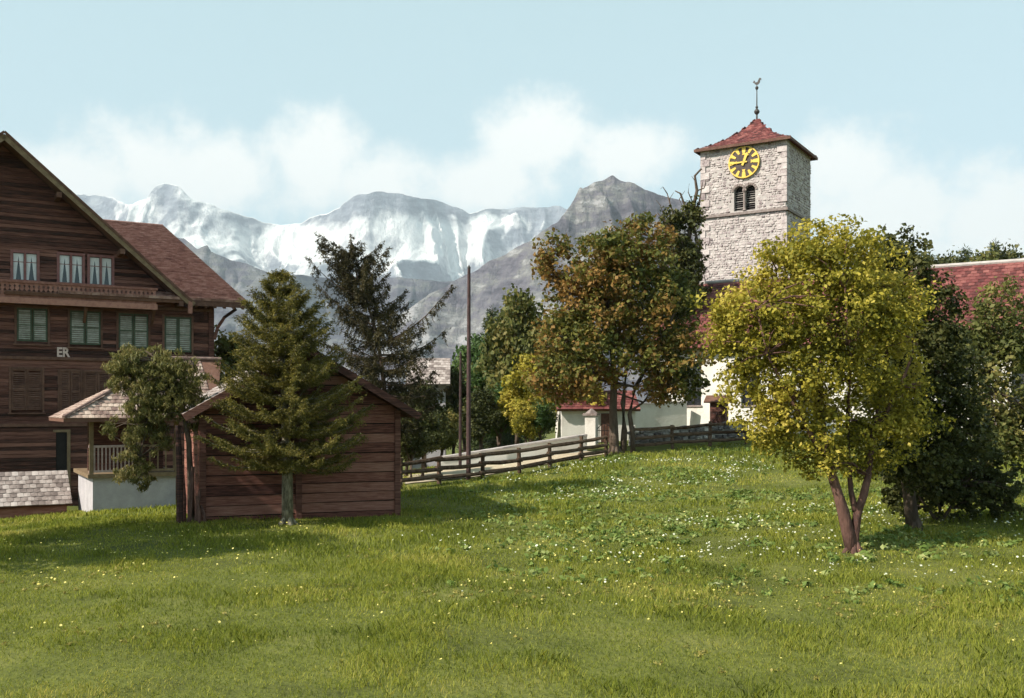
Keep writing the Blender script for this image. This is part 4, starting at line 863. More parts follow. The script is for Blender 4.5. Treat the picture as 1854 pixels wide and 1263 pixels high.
# poles leaning at the shed corner
for i, (px, pt_, h_, lx, r_, lab) in enumerate([(325, 322, 770, 0, 0.075, 'thick dark post standing at the shed corner'), (341, 349, 845, 0, 0.05, 'reddish pole leaning left of the shed, the longest'), (352, 362, 885, 0, 0.045, 'reddish pole leaning by the shed, with a forked neighbour'), (361, 356, 898, 0, 0.04, 'short reddish pole leaning left against its neighbour'), (372, 364, 915, 0, 0.04, 'shortest reddish pole beside the shed wall'), (333, 331, 860, 0, 0.05, 'dark pole close against the thick corner post')]):
    d = 22.0 + 0.12 * (i % 3); p = P(px, 952, d); g_ = gz(p.x, p.y); tq = P(pt_, h_, d + 0.35); o = tag(link('wooden_pole', None, None, (p.x, p.y, g_)), lab, 'pole', 'poles leaning at the shed corner')
    mb = MB(); mb.tube([(0, 0, -0.15), ((tq.x - p.x) * 0.5 + 0.02, (tq.y - p.y) * 0.5, (tq.z - g_) * 0.5), (tq.x - p.x, tq.y - p.y, tq.z - g_)], [r_, r_ * 0.9, r_ * 0.75], 7, 0.15); mb.build('shaft', M_chalet if i in (0, 5) else M_barkr, o)
# far house in the valley
hp = P(738, 700, 62); house = thing('far_house', 'pale-roofed low house beyond the shed, half hidden by the larch', 'house', (hp.x, hp.y, gz(hp.x, hp.y) - 0.5), R(3))
z0_ = house.location.z; hw_ = P(812, 0, 62).x - hp.x; hez = P(770, 690, 62).z - z0_; hrz = P(770, 648, 64).z - z0_
mb = MB(); mb.box((0.2, 0, 0), (hw_ - 0.2, 4.5, hez)); mb.build('wall', M_grey, house)
mb = MB(); slab(mb, (-0.1, -0.5, hez - 0.2), (hw_ + 0.1, -0.5, hez - 0.2), (hw_ + 0.1, 2.25, hrz), (-0.1, 2.25, hrz), 0.12); slab(mb, (-0.1, 5, hez - 0.2), (hw_ + 0.1, 5, hez - 0.2), (hw_ + 0.1, 2.25, hrz), (-0.1, 2.25, hrz), 0.12); r_ = mb.build('roof', M_shing, house)
mb = MB(); tiles(mb, (-0.1, -0.52, hez - 0.195), (1, 0, 0), (0, 2.75, hrz - hez + 0.2), hw_ + 0.2, math.hypot(2.75, hrz - hez + 0.2), 0.3, 0.3); mb.build('shingle_course', M_shing, r_, kind='stuff')
for u in (0.25, 0.5, 0.75): mb = MB(); mb.box((hw_ * u - 0.3, -0.03, hez * 0.45), (hw_ * u + 0.3, 0.03, hez * 0.75)); mb.build('window', M_glass, house)

# ------------------------------------------------------------------ vegetation
def unit(n):
    v = rng.normal(size=(n, 3)); return v / np.linalg.norm(v, axis=1)[:, None]
def leaves(C, Rr, per, size, up=0.35, flat=0.8, asp=0.42, hang=0.0):
    """leaf faces scattered over and inside clumps: C centres (n,3), Rr radii (n,)"""
    n = len(C) * per; c = np.repeat(C, per, 0); r = np.repeat(Rr, per)
    d = unit(n); rad = r * rng.random(n) ** 0.45; pos = c + d * rad[:, None] * np.array([1, 1, flat])
    nrm = d * 0.6 + unit(n) * 0.8 + np.array([0, 0, up]); nrm /= np.linalg.norm(nrm, axis=1)[:, None]
    t = np.cross(nrm, unit(n)); t /= np.linalg.norm(t, axis=1)[:, None]
    if hang: t = t * (1 - hang) + np.array([0, 0, -hang]); t /= np.linalg.norm(t, axis=1)[:, None]
    b_ = np.cross(nrm, t)
    s_ = size * rng.uniform(0.45, 1.45, n)[:, None]; l_ = t * s_; w_ = b_ * s_ * asp
    return np.stack([pos - l_ * 0.6, pos - l_ * 0.02 + w_ + nrm * s_ * 0.08, pos + l_ * 0.62, pos - l_ * 0.02 - w_ + nrm * s_ * 0.08], 1)
def crown_clumps(blobs, n, rmin, rmax, shell=0.55):
    """blobs: list of (centre, radii) ellipsoids; clump centres biased to their outside"""
    vol = np.array([b[1][0] * b[1][1] * b[1][2] for b in blobs]) ** 0.8; ch_ = rng.choice(len(blobs), n, p=vol / vol.sum())
    c = np.array([blobs[i][0] for i in ch_]); r = np.array([blobs[i][1] for i in ch_]); d = unit(n); q = (shell + (1 - shell) * rng.random(n)) * 0.95
    low = rng.random(n) < 0.3; q[low] *= rng.random(low.sum())
    return c + d * r * q[:, None], rng.uniform(rmin, rmax, n)
def broad_tree(name, label, base, stems, blobs, nclump, rr, per, size, lm, bark, cat='tree', group=None, twigs=70, spread=1.0, asp=0.42, hang=0.0):
    """stems: list of (points, radius0); blobs in world coordinates; everything is stored relative to the tree's foot"""
    base = Vector(base); t = thing(name, label, cat, base, 0, group); bn = np.array(base)
    mb = MB(); ends = []
    for pts, r_ in stems:
        pts = [Vector(p) - base for p in pts]; n_ = len(pts); mb.tube(pts, [r_ * (1 - 0.72 * i / (n_ - 1)) for i in range(n_)], 8, 0.18); ends.append(pts)
    rf = stems[0][1]
    for k_ in range(6):                                  # root flare
        q_ = 2 * math.pi * k_ / 6 + random.uniform(-.3, .3); mb.tube([(math.cos(q_) * rf * 2.1, math.sin(q_) * rf * 2.1, -0.06), (math.cos(q_) * rf * 0.85, math.sin(q_) * rf * 0.85, rf * 0.9), (0, 0, rf * 3.2)], [rf * 0.42, rf * 0.42, rf * 0.2], 6, 0.2)
    C, Q = crown_clumps([(np.array(c) - bn, tuple(v * spread for v in r)) for c, r in blobs], nclump, *rr)
    allp = [p for pts in ends for p in pts[len(pts) // 2:]]
    for i in rng.choice(nclump, min(twigs, nclump), replace=False):
        c = Vector(C[i]); cand = [p for p in allp if p.z < c.z + 0.3] or allp
        s_ = min(cand, key=lambda p: (p - c).length + 0.5 * max(0, p.z - c.z)); m1 = s_.lerp(c, 0.5) + Vector((random.uniform(-.12, .12), random.uniform(-.12, .12), (c - s_).length * 0.1))
        rb = min(0.055, 0.012 + 0.011 * (c - s_).length); mb.tube([s_, m1, c], [rb, rb * 0.65, rb * 0.25], 5, 0.1, False)
    mb.build('trunk', bark, t, True)
    quads('crown', leaves(C, Q, per, size, asp=asp, hang=hang), lm, t); return t
def blob(px, py, d, rx, ry, rd=None):
    p = P(px, py, d); k_ = d / F; return ((p.x, p.y, p.z), (rx * k_, (rd if rd else rx) * k_, ry * k_))
def foot(px, d, dz=0.0):
    x = (px - CX) / F * d; return Vector((x, d, gz(x, d) + dz))

# the yellow-green tree on the right
D_ = 17.8; b0 = foot(1545, D_, -0.06)
q = lambda a, b_, dd=0.0: P(a, b_, D_ + dd)
broad_tree('shade_tree', 'broad yellow-green shade tree with forked reddish trunk on the meadow', b0,
    [([b0, q(1536, 965), q(1527, 925), q(1516, 890), q(1502, 845), q(1490, 790, .1), q(1482, 720, .2), q(1490, 640, .3), q(1480, 560, .3), q(1490, 480, .4)], 0.125),
     ([b0 + Vector((0.03, 0.02, 0)), q(1547, 975), q(1552, 930), q(1564, 895), q(1572, 860, .1), q(1580, 790, .3), q(1600, 700, .5), q(1610, 600, .6), q(1600, 520, .6)], 0.095),
     ([q(1549, 925), q(1541, 890, .1), q(1537, 850, .2), q(1535, 760, .2), q(1540, 640, -.3), q(1530, 520, -.3)], 0.06),
     ([q(1502, 845), q(1470, 790, -.2), q(1430, 720, -.4), q(1390, 640, -.5), q(1370, 560, -.4)], 0.055), ([q(1482, 720, .2), q(1430, 620, .5), q(1400, 540, .6)], 0.05), ([q(1580, 790, .3), q(1630, 700, .2), q(1660, 620, 0)], 0.05)],
    [blob(1480, 560, D_, 130, 140, 130), blob(1380, 580, D_, 95, 100, 100), blob(1500, 460, D_ + .2, 95, 72, 90), blob(1335, 630, D_, 62, 75, 70), blob(1450, 690, D_, 110, 90, 110), blob(1400, 740, D_ - .2, 65, 60, 65), blob(1470, 780, D_, 75, 55, 80), blob(1560, 620, D_ + .2, 90, 130, 110), blob(1570, 500, D_ + .3, 60, 90, 80), blob(1425, 470, D_ + .1, 60, 55, 60), blob(1545, 770, D_ + .4, 60, 70, 70), blob(1315, 560, D_, 45, 50, 50), blob(1345, 700, D_, 55, 50, 55), blob(1620, 560, D_ + .5, 60, 90, 80), blob(1625, 700, D_ + .6, 60, 80, 80), blob(1490, 830, D_ - .1, 60, 45, 60), blob(1420, 790, D_, 60, 45, 60), blob(1585, 815, D_ + .3, 70, 55, 70), blob(1650, 770, D_ + .5, 60, 60, 70), blob(1370, 760, D_ - .1, 45, 40, 45)],
    1050, (0.12, 0.34), 60, 0.058, LM_yel, M_barkr, twigs=170)
# darker trees behind it
D_ = 20.6; b0 = foot(1655, D_, -0.06); q = lambda a, b_, dd=0.0: P(a, b_, D_ + dd)
broad_tree('dark_tree', 'tall dark green tree standing behind the yellow-green shade tree', b0, [([b0, q(1640, 850), q(1645, 760), q(1640, 640), q(1630, 520)], 0.15), ([q(1645, 780), q(1690, 690), q(1720, 600)], 0.08)],
    [blob(1655, 600, D_, 90, 135, 90), blob(1625, 490, D_, 72, 80, 80), blob(1700, 590, D_, 55, 80, 60), blob(1600, 640, D_, 60, 100, 60), blob(1610, 800, D_, 70, 70, 60), blob(1690, 690, D_, 90, 110, 90), blob(1630, 750, D_, 90, 95, 90), blob(1720, 790, D_, 80, 80, 80), blob(1600, 470, D_, 40, 50, 40), blob(1660, 830, D_ - .6, 100, 55, 60)],
    680, (0.14, 0.36), 56, 0.075, LM_dkg, M_bark, twigs=80)
D_ = 27; b0 = foot(1790, D_, -0.06); q = lambda a, b_, dd=0.0: P(a, b_, D_ + dd)
broad_tree('dark_tree', 'dark olive tree at the meadow edge before the church hall', b0, [([b0, q(1792, 800), q(1788, 700), q(1795, 600)], 0.15)],
    [blob(1770, 620, D_, 60, 80, 70), blob(1790, 680, D_, 80, 110, 80), blob(1830, 590, D_, 70, 90, 70), blob(1780, 800, D_, 85, 70, 80), blob(1860, 760, D_, 80, 100, 80)], 300, (0.25, 0.5), 60, 0.1, LM_olive, M_bark, twigs=50)
D_ = 22; b0 = foot(1700, D_, -0.06); q = lambda a, b_, dd=0.0: P(a, b_, D_ + dd)
broad_tree('dark_bush', 'low spreading dark bush under the dark green trees', b0, [([b0, q(1702, 920), q(1690, 880)], 0.06), ([b0, q(1720, 920), q(1740, 880)], 0.05), ([b0, q(1680, 920), q(1650, 880)], 0.05)],
    [blob(1690, 890, D_, 60, 40, 60), blob(1750, 880, D_, 60, 50, 60), blob(1640, 860, D_, 45, 40, 50), blob(1710, 830, D_, 60, 40, 50), blob(1820, 890, D_, 50, 50, 50), blob(1665, 815, D_, 22, 40, 25), blob(1760, 815, D_, 30, 45, 30), blob(1622, 905, D_, 26, 22, 30), blob(1795, 835, D_, 24, 40, 30)], 330, (0.07, 0.22), 42, 0.08, LM_dkg, M_bark, cat='bush', twigs=90, spread=1.12)
D_ = 19; b0 = foot(-230, D_, -0.06); q = lambda a, b_, dd=0.0: P(a, b_, D_ + dd)
broad_tree('garden_tree', 'leafy green garden tree on the lawn in front of the chalet', b0, [([b0, q(-230, 850), q(-235, 700), q(-225, 560)], 0.16)],
    [blob(-230, 470, D_, 150, 150, 200), blob(-190, 640, D_, 120, 110, 200), blob(-290, 620, D_, 150, 130, 200)], 480, (0.22, 0.5), 50, 0.09, LM_grn, M_bark, twigs=40)
gt = bpy.data.objects['garden_tree']; f_ = foot(-340, 16.0, -0.06)
g2 = gt.copy(); COL.objects.link(g2); g2.location = f_; g2.rotation_euler = (0, 0, 2.2); g2['label'] = 'second leafy garden tree, unseen, added to widen the lawn shade'; g2['group'] = gt['group'] = 'garden trees beside the chalet lawn'  # out-of-view copy, added to extend the shade over the left lawn
for c in gt.children: k_ = c.copy(); COL.objects.link(k_); k_.parent = g2
# the russet maple by the gate, several stems
D_ = 41; b0 = foot(1113, D_, -0.08); q = lambda a, b_, dd=0.0: P(a, b_, D_ + dd)
broad_tree('maple_tree', 'large russet-brown maple with several stems beside the fence and gate', b0,
    [([b0, q(1112, 790), q(1110, 740), q(1112, 680), q(1105, 600), q(1100, 520), q(1110, 440)], 0.22), ([b0 + Vector((.35, .1, 0)), q(1130, 780), q(1128, 730), q(1135, 660), q(1160, 580), q(1170, 500)], 0.15), ([b0 + Vector((.75, 0, 0)), q(1146, 790), q(1140, 750), q(1150, 700), q(1200, 620), q(1230, 540)], 0.13), ([q(1112, 690), q(1060, 620), q(1030, 560)], 0.14), ([q(1140, 745), q(1165, 728), q(1185, 700)], 0.06)],
    [blob(1110, 470, D_, 75, 80, 80), blob(1070, 540, D_, 85, 85, 90), blob(1160, 460, D_ + .5, 75, 70, 80), blob(1190, 560, D_ + .5, 90, 95, 95), blob(1100, 620, D_ - .5, 100, 80, 100), blob(1030, 630, D_, 70, 75, 80), blob(1000, 680, D_ - .4, 50, 55, 55), blob(1060, 690, D_ - .6, 70, 40, 70), blob(1220, 650, D_, 75, 70, 80), blob(1200, 700, D_ - .2, 70, 32, 60), blob(985, 470, D_ + .3, 38, 35, 40), blob(1020, 440, D_ + .3, 28, 26, 30), blob(1010, 520, D_ + .3, 30, 32, 30)],
    760, (0.28, 0.62), 52, 0.15, LM_map, M_bark, twigs=150)
# dark tree with bare top limbs beside the tower
D_ = 51; b0 = foot(1235, D_, -0.1); q = lambda a, b_, dd=0.0: P(a, b_, D_ + dd)
broad_tree('bare_topped_tree', 'dark tree with bare dead limbs at its top beside the tower', b0,
    [([b0, q(1240, 650), q(1238, 540), q(1245, 450), q(1252, 390), q(1262, 345), q(1258, 318), q(1270, 305)], 0.17), ([q(1240, 520), q(1228, 440), q(1218, 385), q(1208, 350)], 0.09), ([q(1245, 450), q(1250, 400), q(1232, 350), q(1222, 345)], 0.09), ([q(1252, 400), q(1266, 365), q(1272, 330)], 0.07), ([q(1228, 440), q(1205, 400), q(1190, 385)], 0.07), ([q(1262, 345), q(1275, 340), q(1278, 325)], 0.04), ([q(1208, 350), q(1200, 338), q(1196, 342)], 0.03), ([q(1218, 385), q(1212, 360), q(1220, 348)], 0.035), ([q(1238, 380), q(1230, 360), q(1240, 345)], 0.035), ([q(1256, 370), q(1246, 348), q(1248, 332)], 0.035), ([q(1260, 330), q(1252, 318)], 0.025), ([q(1205, 400), q(1196, 372), q(1188, 362)], 0.03)],
    [blob(1235, 440, D_, 34, 60, 40), blob(1250, 500, D_, 32, 70, 50), blob(1215, 400, D_, 22, 26, 25), blob(1220, 520, D_, 45, 60, 50), blob(1255, 390, D_, 16, 30, 20)], 230, (0.25, 0.5), 48, 0.15, LM_dkg, M_bark, twigs=60)
# young drooping tree at the veranda
D_ = 23; b0 = foot(346, D_, -0.05); q = lambda a, b_, dd=0.0: P(a, b_, D_ + dd)
broad_tree('drooping_tree', 'young drooping olive-leaved tree before the veranda, beside the leaning poles', b0,
    [([b0, q(345, 870), q(342, 800), q(333, 750), q(322, 715), q(310, 680), q(290, 655)], 0.085), ([q(333, 750), q(300, 740), q(268, 770), q(250, 830), q(246, 870)], 0.04), ([q(322, 715), q(345, 680), q(350, 660)], 0.035)],
    [blob(240, 650, D_, 42, 24, 35), blob(290, 665, D_, 45, 36, 40), blob(215, 665, D_, 25, 25, 25), blob(310, 715, D_, 42, 40, 40), blob(265, 740, D_, 38, 24, 35), blob(240, 800, D_, 20, 32, 25), blob(245, 850, D_, 32, 34, 30), blob(330, 690, D_, 32, 40, 35), blob(200, 775, D_, 16, 18, 18), blob(295, 800, D_, 18, 28, 18), blob(285, 700, D_, 50, 35, 40), blob(230, 690, D_, 34, 26, 30), blob(270, 770, D_, 30, 26, 30), blob(345, 740, D_, 28, 36, 30)],
    640, (0.06, 0.16), 46, 0.1, LM_drp, M_bark, twigs=200, spread=1.25, asp=0.13, hang=0.5)
# conifers built branch by branch
def needles(A, Bp, per, ln, wd, droop=0.15):
    """short needle blades along twigs from A to B"""
    n = len(A); t = rng.random((n, per, 1)); p = A[:, None] * (1 - t) + Bp[:, None] * t; p = p.reshape(-1, 3)
    ax = np.repeat(Bp - A, per, 0); ax /= np.linalg.norm(ax, axis=1)[:, None] + 1e-9
    d = ax * 0.55 + unit(len(p)) * 0.8; d[:, 2] -= droop; d /= np.linalg.norm(d, axis=1)[:, None]
    s_ = np.cross(d, unit(len(p))); s_ /= np.linalg.norm(s_, axis=1)[:, None]
    l_ = ln * rng.uniform(0.6, 1.3, len(p))[:, None]; w_ = s_ * wd
    return np.stack([p - w_ * 0.6, p + d * l_ * 0.5 - w_, p + d * l_, p + d * l_ * 0.5 + w_], 1)
def conifer(name, label, axis, r_trunk, prof, nbr, lm, bark, per=9, ln=0.055, wd=0.008, rise=0.25, sag=0.3, twig=0.3, tw_gap=0.07, hang=0.1, group=None, sparse=0.0, extra=(), whorl=0):
    """axis: trunk points; prof(t) -> crown radius at height fraction t"""
    base = Vector(axis[0]); t_ = thing(name, label, 'tree', base, 0, group)
    ax = [Vector(p) - base for p in axis]; cum = [0]
    for a, b_ in zip(ax, ax[1:]): cum.append(cum[-1] + (b_ - a).length)
    mb = MB(); n_ = len(ax); mb.tube(ax, [r_trunk * (1 - 0.88 * c / cum[-1]) for c in cum], 8, 0.15)
    for k_ in range(5):                                  # root flare
        q_ = 2 * math.pi * k_ / 5 + 0.3; mb.tube([(math.cos(q_) * r_trunk * 1.9, math.sin(q_) * r_trunk * 1.9, -0.08), (math.cos(q_) * r_trunk * 0.8, math.sin(q_) * r_trunk * 0.8, 0.12), (0, 0, 0.4)], [r_trunk * 0.5, r_trunk * 0.45, r_trunk * 0.2], 6)
    def pt(t):
        s_ = t * cum[-1]
        for i in range(n_ - 1):
            if s_ <= cum[i + 1] + 1e-9: return ax[i].lerp(ax[i + 1], (s_ - cum[i]) / (cum[i + 1] - cum[i]))
        return ax[-1]
    A, B_ = [], []
    jobs = []
    for i in range(nbr):
        t = (i + random.random()) / nbr
        if whorl: t = (int(t * whorl) + 0.5 + random.gauss(0, 0.16)) / whorl
        t = min(0.995, max(0.0, t)); rad = prof(t)
        if rad > 0.03: jobs.append((t, i * 2.399 + random.uniform(-0.3, 0.3), rad * (random.uniform(0.6, 1.1) if whorl else random.uniform(0.72, 1.12)), None))
    for e in extra: jobs.append((e[0], e[1], e[2], e[3]))
    for t, an, rad, rs in jobs:
        p0 = pt(t); dr = Vector((math.cos(an), math.sin(an), 0)); pts = []
        ri = rise if rs is None else rs
        for k_ in range(7):
            u = k_ / 6
            zz = rad * (ri * (0.4 + 0.9 * t) * u - sag * (1 - t) * u * (1 - u) * 2.0 + 0.22 * u ** 3) if rs is not None or not whorl else rad * ((t - 0.42) * ri * 2.6 * u - sag * (1 - t) * u * (1 - u) + (0.05 + 0.3 * t) * u ** 3); pts.append(p0 + dr * rad * u + Vector((random.uniform(-.02, .02), random.uniform(-.02, .02), zz)) * 1.0)
        mb.tube(pts, [max(0.004, (0.009 + 0.012 * rad) * (1 - 0.85 * k_ / 6)) for k_ in range(7)], 4, 0, False)
        side = Vector((-dr.y, dr.x, 0)); s_ = 0.12 * rad
        while s_ < rad:
            u = s_ / rad * 6; k_ = min(5, int(u)); p = pts[k_].lerp(pts[k_ + 1], u - k_); env = min(1.0, 0.25 + 1.5 * (1 - s_ / rad))
            if random.random() > sparse:
                for sg_ in (-1, 1):
                    l_ = twig * env * random.uniform(0.5, 1.1) * min(1, 0.45 + rad * 0.5); e = p + side * sg_ * l_ * 0.75 + dr * l_ * 0.6 + Vector((0, 0, random.uniform(-hang, 0.06) - hang * l_)); A.append(p); B_.append(e)
                if random.random() < 0.7: A.append(p); B_.append(p + dr * twig * 0.5 + Vector((0, 0, random.uniform(-hang * 1.6, 0.1))))
            s_ += tw_gap * random.uniform(0.7, 1.3)
        A.append(pts[-2]); B_.append(pts[-1] + dr * 0.1)
    A.append(pt(0.94)); B_.append(ax[-1] + Vector((0, 0, 0.1)))
    mb.build('trunk', bark, t_, True)
    A = np.array([tuple(v) for v in A]); B_ = np.array([tuple(v) for v in B_])
    tw = B_ - A; sd_ = np.cross(tw, unit(len(A))); sd_ /= np.linalg.norm(sd_, axis=1)[:, None] + 1e-9; sd_ *= 0.004
    stick = np.stack([A - sd_, B_ - sd_ * 0.5, B_ + sd_ * 0.5, A + sd_], 1)
    quads('crown', np.concatenate([stick, needles(A, B_, per, ln, wd)]), lm, t_); return t_
D_ = 22.2; b0 = foot(521, D_, -0.04); tip = P(506, 492, D_); Hs = tip.z - b0.z
def prof_s(t):
    pts = [(0, 0), (0.2, 0), (0.22, 0.0), (0.225, 1.0), (0.27, 1.55), (0.32, 1.85), (0.4, 1.9), (0.48, 1.7), (0.56, 1.45), (0.68, 1.15), (0.78, 0.95), (0.86, 0.62), (0.93, 0.38), (0.97, 0.2), (1, 0.05)]
    return float(np.interp(t, [p[0] for p in pts], [p[1] for p in pts]))
conifer('spruce_tree', 'bushy olive-green spruce with bare pale lower trunk before the shed', [b0, P(520, 850, D_), P(514, 700, D_), P(508, 580, D_), tip], 0.14, prof_s, 420, LM_spr, M_barkp, 12, 0.06, 0.0085, 0.28, 0.5, 0.36, 0.055, 0.05, whorl=17)
D_ = 28.5; b0 = foot(698, D_, -0.05)
def prof_l(t):
    pts = [(0, 0), (0.25, 0), (0.28, 1.2), (0.4, 1.75), (0.55, 1.6), (0.7, 1.15), (0.82, 0.95), (0.92, 0.7), (1, 0.35)]
    return float(np.interp(t, [p[0] for p in pts], [p[1] for p in pts]))
conifer('larch_tree', 'thin dark larch with leaning top and open drooping branches behind the shed', [b0, P(697, 800, D_), P(698, 720, D_), P(690, 650, D_), P(678, 590, D_), P(662, 540, D_), P(648, 505, D_), P(640, 475, D_), P(634, 446, D_)], 0.1, prof_l, 135, LM_lar, M_bark, 20, 0.085, 0.012, 0.3, 0.26, 0.27, 0.075, 0.3, None, 0.08, whorl=19,
    extra=[(0.6, -0.1, 2.1, 0.6), (0.56, 0.05, 1.9, 0.2), (0.86, 3.2, 1.15, 0.85), (0.9, 3.0, 1.0, 0.75), (0.84, 2.9, 1.2, 0.6), (0.95, 3.3, 0.95, 0.25), (0.93, 0.2, 0.8, 0.5), (0.9, -0.25, 1.0, 0.35), (0.78, 3.3, 1.6, 0.45), (0.68, 3.0, 1.7, 0.5)])
# ---- trees farther back: a few kinds, each copied
def copy_tree(src, loc, rz, sc, label, group):
    r_ = src.copy(); COL.objects.link(r_); r_.location = loc; r_.rotation_euler = (0, 0, rz); r_.scale = (sc[0], sc[0], sc[1])
    r_['label'] = label; r_['group'] = group
    for c in src.children: k_ = c.copy(); COL.objects.link(k_); k_.parent = r_
    return r_
def generic_broad(name, label, lm, seed_blobs, loc, group):
    b0 = Vector(loc); st_ = [([b0, b0 + Vector((.1, 0, 1.5)), b0 + Vector((-.1, .1, 3.2)), b0 + Vector((.1, 0, 5.2))], 0.2), ([b0 + Vector((.0, 0, 2)), b0 + Vector((1.0, .2, 3.6)), b0 + Vector((1.6, .3, 4.8))], 0.09), ([b0 + Vector((.0, 0, 2.4)), b0 + Vector((-1.0, .2, 3.9)), b0 + Vector((-1.4, .3, 5))], 0.09)]
    return broad_tree(name, label, b0, st_, [((b0.x + x, b0.y + y, b0.z + z), r_) for x, y, z, r_ in seed_blobs], 210, (0.35, 0.75), 42, 0.2, lm, M_bark, group=group, twigs=40)
kb = [(0, 0, 5.2, (1.7, 1.7, 1.8)), (1.2, 0.2, 4.2, (1.3, 1.3, 1.3)), (-1.2, -0.2, 4.0, (1.4, 1.4, 1.4)), (0.3, -0.6, 3.2, (1.6, 1.4, 1.0)), (-0.3, 0.4, 6.3, (1.1, 1.1, 1.0))]
def lf(px, py_top, d, h0=7.3):
    x = (px - CX) / F * d; z0 = gz(x, d) - 0.1; top = EYE + (HY - py_top) / F * d; return (x, d, z0), max(0.35, (top - z0) / h0)
spots = [  # px, top row, depth, kind, width scale, label
    (935, 520, 56, 'o', 0.75, 'olive tree with pointed top left of the russet maple'), (905, 590, 62, 'g', 0.9, 'green tree on the wooded slope behind the tall pole'), (870, 605, 66, 'g', 0.95, 'green rounded tree just right of the tall pole'), (840, 640, 70, 'g', 0.8, 'small green tree behind the thin grey pole'),
    (960, 640, 50, 'y', 0.8, 'yellow-green tree touching the maple crown'), (905, 690, 52, 'g', 0.6, 'low green tree above the churchyard wall'), (820, 665, 64, 'd', 0.7, 'dark bush-like tree left of the poles'), (870, 700, 50, 'd', 0.55, 'dark small tree right of the tall pole'), (978, 730, 47, 'g', 0.4, 'pale little tree at the left end of the gatehouse'), (952, 742, 46.5, 'y', 0.34, 'sapling with bright leaves behind the churchyard wall'),
    (770, 690, 42, 'd', 0.5, 'dark shrub between larch and poles'), (735, 700, 37, 'd', 0.5, 'dark shrub at the right corner of the shed'), (765, 780, 36.5, 'd', 0.42, 'low dark shrub by the start of the rail fence'), (800, 740, 46, 'o', 0.5, 'olive shrub left of the churchyard wall'), (745, 765, 33, 'd', 0.3, 'small dark shrub behind the first fence post'),
    (1620, 455, 74, 'd', 0.9, 'dark tree behind the right end of the church roof'), (1690, 463, 80, 'd', 0.9, 'dark tree just over the church ridge between two conifers'), (1735, 457, 84, 'd', 1.0, 'dark rounded tree in the treeline behind the church hall'), (1785, 452, 86, 'o', 1.0, 'olive tree in the treeline behind the church hall'), (1835, 446, 88, 'd', 1.1, 'dark broad tree ending the treeline behind the church'), (425, 600, 52, 'o', 0.7, 'olive tree seen between chalet corner and spruce'), (1040, 640, 48, 'y', 0.7, 'yellowish tree behind the maple stems')]
kinds = {}
KL = {'g': (LM_grn, 'green_tree'), 'o': (LM_olive, 'olive_tree'), 'y': (LM_yel, 'yellow_tree'), 'd': (LM_dkg, 'dark_shrub_tree')}
for px, top, d, kd, ws, lab in spots:
    loc, sc = lf(px, top, d)
    if kd not in kinds:
        kinds[kd] = generic_broad(KL[kd][1], lab, KL[kd][0], kb, loc, 'trees and shrubs between fence, shed and church'); o = kinds[kd]
        o.rotation_euler = (0, 0, random.uniform(0, 6)); o.scale = (max(ws, sc * 0.75), max(ws, sc * 0.75), sc)
    else: o = copy_tree(kinds[kd], loc, random.uniform(0, 6), (max(ws, sc * 0.75), sc), lab, 'trees and shrubs between fence, shed and church')
# distant conifers on the slope right of the church
cs_ = [(1655, 458, 82, 'slender conifer behind the church roof, nearest the dark tree'), (1683, 462, 84, 'conifer rising over the church ridge'), (1712, 468, 86, 'pointed conifer above the far end of the church roof'), (1750, 450, 88, 'tall conifer on the slope behind the church hall'), (1800, 440, 90, 'tall conifer highest up the slope behind the church'), (1835, 455, 92, 'conifer at the edge of the slope behind the church'), (890, 560, 74, 'dark conifer on the wooded slope above the poles'), (925, 545, 78, 'conifer behind the olive pointed tree')]
first = None
for i, (px, top, d, lab) in enumerate(cs_):
    loc, sc = lf(px, top, d, 10.0)
    if first is None:
        b0 = Vector(loc); first = conifer('conifer_tree', lab, [b0, b0 + Vector((0, 0, 5)), b0 + Vector((0.05, 0, 10))], 0.18, lambda t: 0 if t < 0.06 else 2.3 * (1 - t) ** 0.8, 150, LM_con, M_bark, 6, 0.32, 0.035, 0.05, 0.3, 0.7, 0.25, 0.2, 'conifers on the slope'); first.scale = (sc, sc, sc)
    else: copy_tree(first, loc, random.uniform(0, 6), (sc, sc), lab, 'conifers on the slope')

# ------------------------------------------------------------------ grass and flowers
def field(x0, x1, y0, y1, dens):
    n = int((x1 - x0) * (y1 - y0) * dens); x = rng.uniform(x0, x1, n); y = rng.uniform(y0, y1, n); keep = np.abs(x) < 0.66 * y + 3.0; x, y = x[keep], y[keep]
    u = (x - SH.o.x) * SH.A.x + (y - SH.o.y) * SH.A.y; v = (x - SH.o.x) * SH.B.x + (y - SH.o.y) * SH.B.y
    keep = ~((u > -0.05) & (u < SW + 0.05) & (v > -0.02) & (v < SD))
    fy_ = np.interp(x, [p.x for p in f1] + [f2[-1].x], [p.y + 0.4 for p in f1] + [f2[-1].y + 0.6]); keep &= (y < fy_) | (x < f1[0].x) | (x > f2[-1].x)
    keep &= rng.random(len(x)) < 0.45 + 0.55 * sstep(0.33, 0.46, fbm(x * 0.9, y * 0.9, 4, 123))   # thin, trodden spots
    return x[keep], y[keep]
